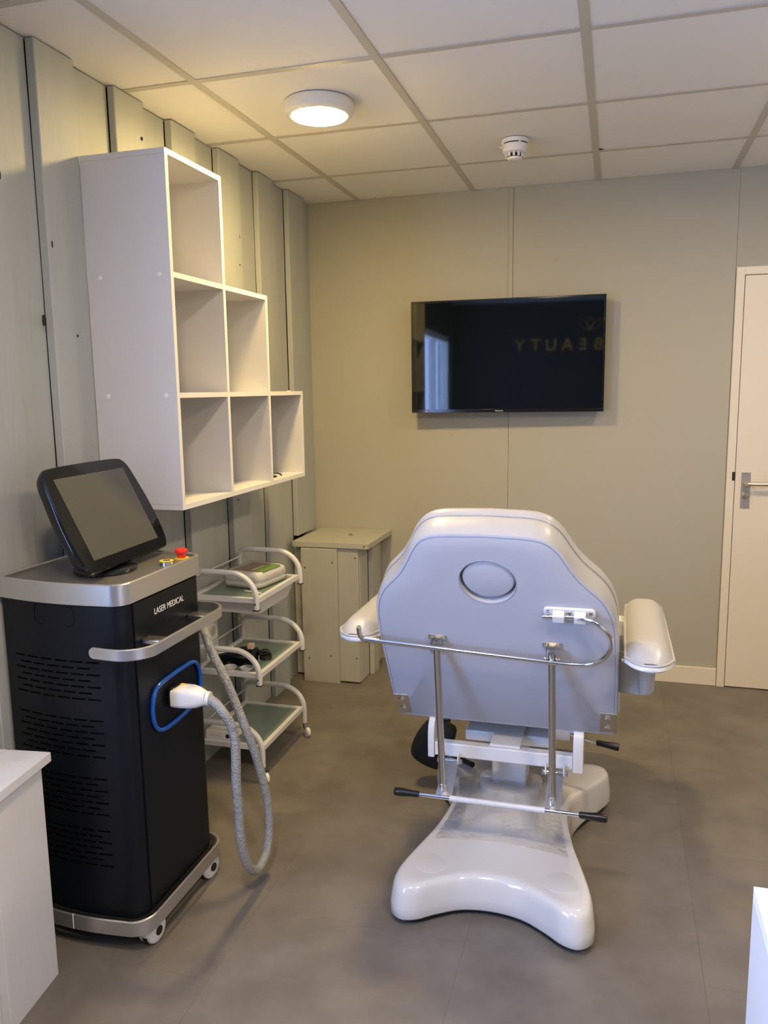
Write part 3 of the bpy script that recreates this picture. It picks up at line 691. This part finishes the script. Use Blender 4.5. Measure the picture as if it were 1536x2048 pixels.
# --- arm rests
def armrest(s_, ay0):
    ax, ay1 = XC+s_*0.397, -1.53
    hw = 0.061
    out = []
    n = 10
    for k in range(n+1):
        a = math.pi+math.pi*k/n; out.append((hw*math.cos(a), ay0+0.085+0.085*math.sin(a)))
    out += [(hw*0.95, ay1-0.2), (hw*0.9, ay1-0.05), (hw*0.7, ay1), (-hw*0.7, ay1), (-hw*0.9, ay1-0.05), (-hw*0.95, ay1-0.2)]
    loopA = [p for p in smoothloop([(x, y, 0) for x, y in out], 3)]
    cx, cy = 0.0, (ay0+ay1)/2
    def rg(ins, z): return [(ax+p.x*(1-ins/hw), cy+(p.y-cy)*(1-ins/0.30), z) for p in loopA]
    A = MB().loft([rg(0.006, 0.777), rg(0.0, 0.782), rg(0.0, 0.791), rg(0.004, 0.795)]).build('arm_base', M['white'], CH, angle=50)
    # padded shell with raised rolled lips along both sides
    pad = MB(); NX, NY = 14, 18; g = []
    y_a, y_b = ay0+0.010, ay1-0.01
    for j in range(NY+1):
        y = y_a+(y_b-y_a)*j/NY
        # half width at this y
        dy = (y-ay0)
        hwid = hw*0.93*math.sqrt(max(0.02, 1-max(0, (0.085-dy)/0.085)**2))
        row = []
        for i in range(NX+1):
            u = -1+2*i/NX
            z = 0.795+0.038*(1-abs(u)**3.2)*min(1, max(0, (dy-0.008)/0.07))**0.6*min(1, (y_b-y+0.01)/0.05)
            row.append((ax+u*hwid, y, z))
        g.append(row)
    vs = [p for r_ in g for p in r_]
    pad.add(vs, [(j*(NX+1)+i, j*(NX+1)+i+1, (j+1)*(NX+1)+i+1, (j+1)*(NX+1)+i) for j in range(NY) for i in range(NX)])
    pad.build('arm_pad', M['leather'], CH, angle=180)
    # piping
    MB().tube([(p[0], p[1], 0.7955) for p in rg(0.002, 0)], 0.0035, 8, closed=True).build('arm_piping', M['leather'], CH)
    # bracket to the seat frame
    MB().cyl((XC+s_*0.33, -2.02, 0.773), (XC+s_*0.40, -2.02, 0.773), 0.006, seg=10).build('arm_pin', M['chrome'], CH)
    MB().box(min(XC+s_*0.300, XC+s_*0.334), max(XC+s_*0.300, XC+s_*0.334), -1.66, -1.60, 0.48, 0.765).build('arm_post', M['whitemetal'], CH, bev=0.003)
    MB().box(min(XC+s_*0.300, XC+s_*0.43), max(XC+s_*0.300, XC+s_*0.43), -1.66, -1.60, 0.760, 0.7765).build('arm_support', M['whitemetal'], CH, bev=0.003)
armrest(1, -2.12); armrest(-1, -2.055)
# accessory bin under the right arm rest
bn = MB(); cxb, cyb = 1.668, -1.83
bn.loft([[(cxb+x*0.86, cyb+y*0.86, 0.637) for x, y in rrect(0.115, 0.16, 0.035)], [(cxb+x*0.93, cyb+y*0.93, 0.647) for x, y in rrect(0.115, 0.16, 0.035)], [(cxb+x, cyb+y, 0.760) for x, y in rrect(0.115, 0.16, 0.035)], [(cxb+x*0.97, cyb+y*0.97, 0.760) for x, y in rrect(0.115, 0.16, 0.035)], [(cxb+x*0.88, cyb+y*0.88, 0.650) for x, y in rrect(0.115, 0.16, 0.035)]], True, True)
bn.build('accessory_bin', M['milky'], CH)
MB().box(1.675, 1.677, -1.9115, -1.9095, 0.643, 0.758).build('bin_seam', M['seam'], CH)

# ------------------------------------------------------------------ laser machine
YC = -2.245
LM = thing('laser_machine', 'black and silver laser machine on casters with a tilted monitor', 'machine', (0.24, YC, 0))
def foot(x0, x1, hf, hb, bulge, r, n=8):
    # plan outline: back corners square-ish at x0, front corners rounded at x1; sides bow outwards
    pts = []
    N = 12
    # near side from back to front
    for k in range(N+1):
        t = k/N; x = x0+(x1-r-x0)*t; y = -(hb+(hf-hb)*t+bulge*math.sin(math.pi*min(1, t*0.95)))
        pts.append((x, y))
    e = -pts[-1][1]
    for k in range(1, n+1):
        a = -math.pi/2+(math.pi/2)*k/n; pts.append((x1-r+r*math.cos(a), -(e-r)+r*math.sin(a)))
    mir = [(x, -y) for x, y in pts][::-1]
    return [(x, YC+y) for x, y in pts+mir]
def rings_foot(levels, **k): return [[(x, y, z) for x, y in foot(**p)] for z, p in levels]
body = dict(x0=0.052, x1=0.430, hf=0.200, hb=0.180, bulge=0.018, r=0.045)
def grow(d, g): e = dict(d); e['x0'] -= g; e['x1'] += g; e['hf'] += g; e['hb'] += g; return e
def shell(levels, name, m, parent=LM, **kw):
    return MB().loft([[(x, y, z) for x, y in foot(**p)] for z, p in levels]).build(name, m, parent, **kw)
BD = shell([(0.100, body), (0.954, body)], 'machine_body', M['blackmatt'])
# front panel slightly proud of the body
MB().box(0.4302, 0.4345, YC-0.158, YC+0.158, 0.110, 0.952).build('front_panel', M['blackmatt'], LM, smooth=False, bev=0.001)
# silver rim and top plate
rim = grow(body, 0.006)
def ringband(name, p_out, w_, z0, z1, m, parent):
    o_ = [Vector((x, y, 0)) for x, y in foot(**p_out)]; i_ = [Vector((x, y, 0)) for x, y in foot(**grow(p_out, -w_))]
    b = MB(); n = len(o_); c_ = 0.0025
    sec = [(0.0, z0), (0.0, z1-c_), (c_/w_, z1), (1-c_/w_, z1), (1.0, z1-c_), (1.0, z0)]
    for k in range(len(sec)):
        pass
    rings_ = [[o_[i].lerp(i_[i], s_)+Vector((0, 0, z)) for i in range(n)] for s_, z in sec]
    rings_.append(rings_[0])
    b.loft(rings_, False, False)
    return b.build(name, m, parent, angle=40)
ringband('top_rim', rim, 0.009, 0.957, 1.012, M['silver'], LM)
TP = shell([(0.957, grow(body, -0.004)), (1.0035, grow(body, -0.004))], 'top_plate', M['silvertop'])
# text, outlines
T = Matrix.Translation((0.4348, -2.312, 0.8995)) @ Matrix(((0,0,1,0),(1,0,0,0),(0,1,0,0),(0,0,0,1)))
text_obj('lettering', 'LASER MEDICAL', 0.0235, M['text'], LM, T, 0.0003, 0.90)['label'] = 'LASER MEDICAL lettering in silver'
# ventilation slots on the near side
def side_pt(x):
    t = (x-body['x0'])/(body['x1']-body['r']-body['x0'])
    y = -(body['hb']+(body['hf']-body['hb'])*t+body['bulge']*math.sin(math.pi*min(1, t*0.95)))
    t2 = t+0.01; y2 = -(body['hb']+(body['hf']-body['hb'])*t2+body['bulge']*math.sin(math.pi*min(1, t2*0.95)))
    return YC+y, math.atan2(y2-y, 0.01*(body['x1']-body['r']-body['x0']))
slotmesh = None
M['slot'] = mat('slot_dark', (0.0008, 0.0008, 0.0008), 0.9, spec=0.05)
for gz in (0.806, 0.650, 0.490, 0.345):
    for row in range(7):
        z = gz-0.0165*row
        xx = 0.105+(0.020 if row % 2 else 0.0)
        while xx < 0.352:
            y, a = side_pt(xx)
            if slotmesh is None:
                o = MB().box(-0.0185, 0.0185, -0.0006, 0.002, -0.0019, 0.0019).build('vent_slot', M['slot'], None, smooth=False); slotmesh = o.data
            else:
                o = bpy.data.objects.new('vent_slot', slotmesh); C.objects.link(o)
            o.location = (xx, y, z); o.rotation_euler = (0, 0, a); attach(o, LM)
            xx += 0.0465
# faint recessed cover outline on the near side
oc = []
for a_, b_ in rrect(0.125, 0.052, 0.016):
    y, _ = side_pt(0.232+a_); oc.append((0.232+a_, y-0.0002, 0.925+b_))
MB().tube(oc, 0.0006, 5, closed=True).build('cover_outline', M['slot'], LM)
# handle band around the front
hb = grow(body, 0.0)
def uband(x_end, x1, hw, r, z, wd, ht, name, m, n=8, flare=0.0, curl=0):
    pts = [(x_end, -hw+flare, z)]
    pts += [(x_end+(x1-r-x_end)*k/6, -hw+flare*(1-k/6)**2, z) for k in range(1, 7)]
    for k in range(1, n+1):
        a = -math.pi/2+math.pi/2*k/n; pts.append((x1-r+r*math.cos(a), -(hw-r)+r*math.sin(a), z))
    pts += [(x, -y, z_) for x, y, z_ in pts[::-1]]
    P = [Vector((x, YC-0.012+y, z_)) for x, y, z_ in pts]
    b = MB(); n_ = len(P); rings_ = []
    for k in range(n_):
        t = (P[min(k+1, n_-1)]-P[max(k-1, 0)]).normalized(); s_ = t.cross(Vector((0, 0, 1)))
        # rounded ends: lower height close to the two tips
        dist = min((P[k]-P[0]).length, (P[k]-P[-1]).length)
        rings_.append([P[k]+s_*a+Vector((0, 0, 1))*c for a, c in ((wd/2, -ht/2+0.002), (wd/2, ht/2-0.002), (wd/2-0.002, ht/2), (-wd/2+0.002, ht/2), (-wd/2, ht/2-0.002), (-wd/2, -ht/2+0.002), (-wd/2+0.002, -ht/2), (wd/2-0.002, -ht/2))])
    b.loft(rings_)
    # round tips
    o_ = b.build(name, m, LM, angle=35)
    for e in (P[0], P[-1]):
        MB().lathe([(ht/2-0.0015, -wd/2), (ht/2, -wd/2+0.0015), (ht/2, wd/2-0.0015), (ht/2-0.0015, wd/2)], e, (0, 1, 0), 24).build('handle_end', m, o_)
    return o_
HN = uband(0.372, 0.505, 0.234, 0.075, 0.846, 0.008, 0.030, 'push_handle', M['silver'], flare=0.004)
for y in (-0.115, 0.115):
    MB().box(0.4346, 0.5035, YC+y-0.019, YC+y+0.019, 0.838, 0.854).build('handle_post', M['steel'], HN, bev=0.004)
# bumper ring at the bottom
bp_ = dict(x0=0.040, x1=0.456, hf=0.224, hb=0.206, bulge=0.020, r=0.060)
BR = ringband('bumper_ring', bp_, 0.007, 0.066, 0.108, M['silver'], LM)
MB().box(0.240, 0.2415, YC-0.2372, YC-0.230, 0.067, 0.1078).build('bumper_joint', M['edge'], BR, smooth=False)
shell([(0.074, grow(body, 0.004)), (0.0995, grow(body, 0.004))], 'base_plate', M['rubber'])
for a_, b_ in ((0.36, -0.222), (0.36, 0.222), (0.14, -0.222), (0.14, 0.222)):
    MB().box(a_-0.012, a_+0.012, YC+min(b_, b_*0.85), YC+max(b_, b_*0.85), 0.078, 0.088).build('bumper_bracket', M['steel'], BR, smooth=False)
# casters
def caster(x, y, ang, label=None):
    T = Matrix.Translation((x, y, 0)) @ Matrix.Rotation(ang, 4, 'Z')
    r = 0.036
    cw = MB().lathe([(r-0.005, -0.008), (r, -0.005), (r, 0.005), (r-0.005, 0.008)], (0, 0, r), (1, 0, 0), 30).build('caster', M['rubber'], LM, T=T)
    for s_ in (-1, 1):
        MB().lathe([(0.0, 0.0085), (0.012, 0.0085), (0.0345, 0.0085), (0.0365, 0.012), (0.0345, 0.018), (0.024, 0.0225), (0.0135, 0.0240), (0.0, 0.0240)], (0, 0, r+0.0015), (s_, 0, 0), 30).build('wheel_cover', M['white'], cw, T=T)
        MB().lathe([(0.0130, 0.0241), (0.0130, 0.0252), (0, 0.0252)], (0, 0, r+0.002), (s_, 0, 0), 24).build('wheel_hub', M['black'], cw, T=T)
    MB().loft([[T @ Vector((a, b-0.010, 0.034)) for a, b in rrect(0.034, 0.056, 0.012)], [T @ Vector((a, b-0.008, 0.060)) for a, b in rrect(0.046, 0.066, 0.018)], [T @ Vector((a, b-0.002, 0.0735)) for a, b in rrect(0.050, 0.060, 0.020)]]).build('caster_fork', M['white'], cw)
caster(0.420, -2.390, -0.12); caster(0.424, -2.087, -0.2); caster(0.11, -2.40, 0.5); caster(0.11, -2.09, 0.2)
# emergency button and key switch
eb = MB().lathe([(0.021, 0.0), (0.021, 0.003), (0.016, 0.004)], (0.393, -2.090, 1.0036), seg=28).build('button_ring', M['yellow'], LM)
MB().lathe([(0.012, 0.004), (0.012, 0.013), (0.019, 0.019), (0.0195, 0.024), (0.015, 0.030), (0.0, 0.031)], (0.393, -2.090, 1.0036), seg=28).build('emergency_button', M['red'], LM)['label'] = 'red mushroom emergency button'
MB().lathe([(0.021, 0.0), (0.020, 0.010), (0.018, 0.012), (0, 0.012)], (0.398, -2.178, 1.0036), seg=28).build('key_switch', M['steel'], LM)
MB().lathe([(0.0195, 0.0122), (0.0195, 0.0135), (0.0125, 0.0136)], (0.398, -2.178, 1.0036), seg=28).build('switch_ring', M['yellow'], LM)
MB().lathe([(0.0122, 0.0126), (0.0105, 0.0145), (0, 0.0145)], (0.398, -2.178, 1.0036), seg=20).build('key_barrel', M['silvertop'], LM)
# monitor
A_ = Vector((-.066, .998, -.002)).normalized(); B_ = Vector((.43, .111, -.896)); B_ = (B_-A_*A_.dot(B_)).normalized(); N_ = -A_.cross(B_).normalized()
if N_.x < 0: N_ = -N_
C0 = Vector((.254, -2.222, 1.160))
def MP(a, b_, o_=0.0): return C0+A_*a+B_*b_+N_*o_
bz = [(-0.150, -0.150), (0.0, -0.152), (0.150, -0.150), (0.186, -0.142), (0.204, -0.118), (0.213, -0.070), (0.222, 0.0), (0.222, 0.075), (0.215, 0.120), (0.202, 0.142), (0.178, 0.150), (0.0, 0.150)]
bz = bz + [(-a, b_) for a, b_ in [(0.178, 0.150), (0.202, 0.142), (0.215, 0.120), (0.222, 0.075), (0.222, 0.0), (0.213, -0.070), (0.204, -0.118), (0.186, -0.142)]]
bzl = [(p.x, p.y) for p in smoothloop([(a, b_, 0) for a, b_ in bz], 4)]
MN = MB().loft([[MP(a*0.90, b_*0.88, -0.040) for a, b_ in bzl], [MP(a*0.965, b_*0.955, -0.032) for a, b_ in bzl], [MP(a*1.0, b_*1.0, -0.016) for a, b_ in bzl], [MP(a, b_, -0.006) for a, b_ in bzl], [MP(a*0.985, b_*0.98, 0.0) for a, b_ in bzl]]).build('monitor', M['blackgloss'], LM, angle=30)
MB().loft([[MP(a, b_, 0.0001) for a, b_ in ((-0.168, -0.116), (0.168, -0.116), (0.168, 0.116), (-0.168, 0.116))], [MP(a, b_, 0.0008) for a, b_ in ((-0.168, -0.116), (0.168, -0.116), (0.168, 0.116), (-0.168, 0.116))]]).build('monitor_screen', M['lcd'], MN, smooth=False)
MB().lathe([(0.082, 0.0), (0.084, 0.003), (0.083, 0.010), (0.078, 0.0125), (0, 0.0125)], (0.268, -2.275, 1.0036), seg=44).build('stand_foot', M['blackgloss'], MN)
MB().loft([[Vector((0.235+x, -2.265+y, 1.014)) for x, y in rrect(0.05, 0.09, 0.015)], [MP(y, 0.085+x, -0.041) for x, y in rrect(0.05, 0.09, 0.015)]]).build('stand_neck', M['black'], MN)
# blue holder ring on the front
rg_ = [(-2.150, 0.712), (-2.117, 0.698), (-2.100, 0.665), (-2.103, 0.620), (-2.128, 0.594), (-2.175, 0.580), (-2.266, 0.574), (-2.318, 0.580), (-2.346, 0.604), (-2.354, 0.645), (-2.343, 0.688), (-2.313, 0.706), (-2.230, 0.712)]
MB().tube([(0.4395, p.x, p.y) for p in smoothloop([(y, z, 0) for y, z in rg_], 6)], 0.0062, 12, closed=True).build('holder_ring', M['blue'], LM)
MB().box(0.4346, 0.455, -2.275, -2.225, 0.625, 0.680).build('holder_socket', M['black'], LM, bev=0.004)
# hand piece
hp = MB(); rs = []
def rr3(x, cy, cz, w_, h_, r): return [(x, cy+a, cz+b_) for a, b_ in rrect(w_, h_, r, 4)]
for x, cy, cz, w_, h_, r in ((0.446, -2.252, 0.652, 0.050, 0.042, 0.008), (0.448, -2.252, 0.652, 0.058, 0.050, 0.010), (0.462, -2.250, 0.653, 0.064, 0.056, 0.014), (0.495, -2.246, 0.652, 0.062, 0.058, 0.018), (0.515, -2.244, 0.651, 0.054, 0.053, 0.020), (0.530, -2.242, 0.650, 0.042, 0.043, 0.019), (0.537, -2.241, 0.649, 0.038, 0.038, 0.018)):
    rs.append(rr3(x, cy, cz, w_, h_, min(r, w_/2-0.001, h_/2-0.001)))
hp.loft(rs); HP = hp.build('hand_piece', M['white'], LM, angle=50)
MB().cyl((0.537, -2.241, 0.649), (0.547, -2.240, 0.648), 0.0195, seg=24).build('hose_collar', M['white'], HP)
MB().lathe([(0.007, 0), (0.006, 0.001), (0, 0.0012)], (0.462, -2.235, 0.6808), (0, 0, 1), 16).build('yellow_mark', M['yellow'], HP)
# hose
hs = [(0.540, -2.241, 0.649), (0.562, -2.243, 0.640), (0.585, -2.243, 0.615), (0.600, -2.232, 0.580), (0.607, -2.222, 0.530), (0.608, -2.222, 0.470), (0.608, -2.226, 0.400), (0.607, -2.218, 0.320), (0.606, -2.210, 0.220), (0.606, -2.180, 0.130), (0.605, -2.135, 0.078), (0.603, -2.090, 0.062),
      (0.600, -2.035, 0.078), (0.597, -2.005, 0.130), (0.592, -1.995, 0.210), (0.580, -2.005, 0.310), (0.565, -2.020, 0.400), (0.545, -2.030, 0.470), (0.515, -2.030, 0.550), (0.480, -2.035, 0.640), (0.440, -2.030, 0.710), (0.405, -2.000, 0.755), (0.370, -1.975, 0.765), (0.335, -2.000, 0.760), (0.33, -2.05, 0.755)]
MB().tube(smoothloop(hs, 6, False), 0.0135, 14).build('hose', M['hose'], LM, angle=180)

# ------------------------------------------------------------------ trolley
TR = thing('trolley', 'white three tier trolley with green glass shelves beside the laser machine', 'trolley', (0.19, -1.275, 0))
tx0, tx1, ty0, ty1 = 0.060, 0.338, -1.490, -1.062
tiers = [0.130, 0.420, 0.712]; archtop = [0.222, 0.520, 0.818]
def arc_tube(y, zt, zb, zpost):
    pts = [(tx0, y, zpost)]
    pts += [(tx0, y, zt-0.03), (tx0+0.006, y, zt-0.012), (tx0+0.022, y, zt-0.002), (tx0+0.05, y, zt), (tx0+0.15, y, zt)]
    for k in range(1, 9):
        a = math.pi/2*k/8; pts.append((tx1-0.105+0.105*math.sin(a), y, zt-0.095*(1-math.cos(a))))
    pts.append((tx1, y, zb))
    return pts
for y, yo in ((ty0, -1), (ty1, 1)):
    for i in range(3):
        zb = (0.062 if i == 0 else tiers[i]-0.030)
        zp = (0.050 if i == 0 else archtop[i-1]-0.005)
        MB().rtube(arc_tube(y, archtop[i], zb, zp), 0.020, 0.020, (0, 1, 0), bev=0.3).build('side_tube', M['whitemetal'], TR, angle=40)
        if i: MB().box(tx1-0.011, tx1+0.011, y-0.011, y+0.011, zb-0.004, zb).build('end_cap', M['black'], TR, smooth=False)
        if i: MB().lathe([(0.0045, 0), (0.004, 0.002), (0, 0.0025)], (tx1-0.002, y+yo*0.0101, tiers[i]-0.008), (0, yo, 0), 10).build('screw', M['chrome'], TR)
for i, z in enumerate(tiers):
    fr_ = MB(); w_ = 0.018; y0, y1 = ty0+0.011, ty1-0.011
    fr_.box(tx1-w_, tx1, y0, y1, z-0.010, z+0.008).box(tx0+0.0, tx0+w_, y0, y1, z-0.010, z+0.008).box(tx0+w_, tx1-w_, y0, y0+w_, z-0.010, z+0.008).box(tx0+w_, tx1-w_, y1-w_, y1, z-0.010, z+0.008)
    fr_.build('tray_frame', M['whitemetal'], TR, smooth=False)
    MB().box(tx0+w_-0.004, tx1-w_+0.004, y0+w_-0.004, y1-w_+0.004, z-0.003, z+0.002).build('glass_shelf', M['glassgreen'], TR, smooth=False)
    MB().cyl((tx0, ty0, archtop[i]-0.035), (tx0, ty1, archtop[i]-0.035), 0.003, seg=8).build('guard_rail', M['whitemetal'], TR)
# hanging tray under the top tier
dw = MB(); z1, z0 = 0.7015, 0.640
def dwr(g, z): return [((tx0+tx1)/2+a, -1.270+b_, z) for a, b_ in rrect(0.262-g, 0.345-g*1.6, 0.022, 4)]
dw.loft([dwr(0.045, z0), dwr(0.036, z0+0.003), dwr(0.0, z1-0.004), dwr(-0.008, z1), dwr(0.004, z1), dwr(0.042, z0+0.005)]).build('hanging_tray', M['white'], TR)
for x, y in ((tx1, ty0), (tx1, ty1), (tx0, ty0), (tx0, ty1)):
    st = MB().cyl((x, y, 0.040), (x, y, 0.061), 0.008, seg=12).build('caster_stem', M['chrome'], TR)
    T = Matrix.Translation((x+0.012, y-0.004, 0.022)) @ Matrix.Rotation(0.9, 4, 'Z')
    MB().lathe([(0.016, -0.009), (0.022, -0.006), (0.022, 0.006), (0.016, 0.009)], (0, 0, 0), (1, 0, 0), 22).build('caster_wheel', M['clear'] if False else M['white'], st, T=T)
    MB().lathe([(0.010, 0.0092), (0.009, 0.0105), (0, 0.011)], (0, 0, 0), (1, 0, 0), 14).build('wheel_hub', M['chrome'], st, T=T)
    MB().box(-0.012, 0.012, -0.006, 0.006, 0.017, 0.024, T=T).build('caster_yoke', M['chrome'], st, smooth=False)

# things on the trolley
PK = thing('towel_package', 'plastic packed white fleece with a green and red picture label on the top tray', 'package', (0.24, -1.235, 0.7145))
b = MB(); rs = []
for z, g in ((0.7148, 0.03), (0.721, 0.004), (0.733, 0.0), (0.740, 0.008), (0.746, 0.001), (0.760, 0.0), (0.772, 0.006), (0.779, 0.03)):
    rs.append([(0.208+a, -1.222+c_, z) for a, c_ in rrect(0.180-g, 0.215-g, 0.03, 5)])
b.loft(rs)
PT = Matrix.Translation((0.228, -1.228, 0)) @ Matrix.Rotation(math.radians(-8), 4, 'Z') @ Matrix.Translation((-0.228, 1.228, 0))
b.build('folded_fleece', M['towel'], PK, T=PT, angle=60)
MB().box(0.150, 0.280, -1.300, -1.150, 0.7795, 0.7803, T=PT).build('picture_sheet', M['print'], PK, smooth=False)
MB().box(0.238, 0.293, -1.292, -1.160, 0.7804, 0.7809, T=PT).build('label_patch', M['green'], PK, smooth=False)
MB().box(0.225, 0.2365, -1.28, -1.19, 0.7804, 0.7808, T=PT).build('label_strip', M['edge'], PK, smooth=False)
b = MB(); rs = []
for z, g in ((0.7144, 0.02), (0.719, -0.004), (0.735, -0.008), (0.760, -0.008), (0.776, 0.0), (0.7835, 0.02)):
    rs.append([(0.208+a, -1.222+c_, z) for a, c_ in rrect(0.180-g, 0.215-g, 0.03, 5)])
b.loft(rs); b.build('plastic_bag', M['film'], PK, T=PT, angle=180)
PN = thing('white_pen', 'thin white pen lying on the top glass in front of the package', 'pen', (0.29, -1.39, 0.7145))
MB().tube([(0.235, -1.372, 0.7185), (0.285, -1.385, 0.7185), (0.288, -1.386, 0.7185), (0.293, -1.388, 0.7185), (0.312, -1.393, 0.7185)], [0.0028, 0.003, 0.0042, 0.0042, 0.003], 10).build('pen_barrel', M['edge'], PN)
MB().cyl((0.297, -1.389, 0.7185), (0.303, -1.3905, 0.7185), 0.0044, seg=10).build('pen_ring', M['edge'], PN)
CPR = thing('hair_trimmer', 'black trimmer with coiled black cable on the middle tray', 'trimmer', (0.19, -1.36, 0.4225))
rs = []
for t, w_, h_ in ((0, 0.030, 0.018), (0.04, 0.050, 0.036), (0.25, 0.056, 0.042), (0.6, 0.060, 0.046), (0.85, 0.062, 0.046), (1.0, 0.052, 0.034)):
    p0 = Vector((0.105, -1.405, 0.4228)); p1 = Vector((0.255, -1.365, 0.4228)); p = p0.lerp(p1, t); d = (p1-p0).normalized(); s_ = Vector((-d.y, d.x, 0))
    rs.append([p+s_*a+Vector((0, 0, h_/2+b_)) for a, b_ in rrect(w_, h_, min(w_, h_)*0.35, 4)])
MB().loft(rs).build('trimmer_body', M['blackmatt'], CPR)
MB().loft([[Vector((0.205+a, -1.305+c_, 0.4228)) for a, c_ in rrect(0.09, 0.06, 0.015)], [Vector((0.205+a*0.8, -1.300+c_*0.7, 0.462)) for a, c_ in rrect(0.09, 0.06, 0.015)]]).build('charging_stand', M['blackmatt'], CPR)
MB().box(0.205, 0.228, -1.315, -1.290, 0.4625, 0.484).build('trimmer_comb', M['peach'], CPR, bev=0.002)
cb_ = MB(); rc = random.Random(5)
for k in range(5):
    pts = []
    for i in range(24):
        a = 2*math.pi*i/24; pts.append((0.270+0.030*math.cos(a)*(1-0.05*k), -1.298+0.018*math.sin(a)+0.004*math.sin(2*a+k)+0.002*k, 0.428+0.0055*k+0.002*math.sin(a*2+k)))
    cb_.tube(pts, 0.0027, 7, closed=True)
cb_.tube(smoothloop([(0.240, -1.325, 0.45), (0.250, -1.315, 0.462), (0.262, -1.305, 0.455), (0.272, -1.300, 0.44)], 4, False), 0.0027, 7)
cb_.build('cable', M['black'], CPR)
MB().tube([(0.262, -1.330, 0.447), (0.266, -1.338, 0.43), (0.268, -1.335, 0.4235)], 0.001, 5).build('cable_tie', M['edge'], CPR)
for k, (x, y) in enumerate(((0.196, -1.448), (0.262, -1.442))):
    CUP = thing('suction_cup', ('clear plastic cup lying left of the other in front of the trimmer' if k == 0 else 'clear plastic cup lying nearest the trolley front, before the trimmer'), 'cup', (x, y, 0.4225))
    MB().lathe([(0.014, 0.0), (0.022, 0.004), (0.026, 0.014), (0.024, 0.016), (0.020, 0.006), (0.0, 0.004)], (x, y, 0.4226), seg=24).build('cup_bowl', M['milky'], CUP)
    MB().tube([(x-0.018+0.007*math.cos(a), y+0.024+0.001, 0.436+0.007*math.sin(a)) for a in [2*math.pi*i/12 for i in range(12)]], 0.0015, 6, closed=True).build('cup_lug', M['clear'], CUP)
BX = thing('white_box', 'small white carton lying on the bottom tray behind the hose', 'box', (0.13, -1.43, 0.1325))
MB().box(0.082, 0.198, -1.458, -1.37, 0.1328, 0.170).build('carton', M['edge'], BX, bev=0.0012)
MB().lathe([(0.0085, 0), (0.0085, 0.0004)], (0.176, -1.4582, 0.153), (0, -1, 0), 20).build('round_mark', M['black'], BX)
MB().box(0.1982, 0.1986, -1.457, -1.44, 0.135, 0.168).build('dark_end_label', M['black'], BX, smooth=False)
text_obj('small_print', 'VVVVVVVVVVVVVV', 0.0001, M['text'], BX, Matrix.Translation((0.1, -1.4635, 0.15)), 0.0) if False else None
MB().box(0.095, 0.150, -1.4584, -1.4581, 0.1500, 0.1512).build('printed_line', M['greyplate'], BX, smooth=False)
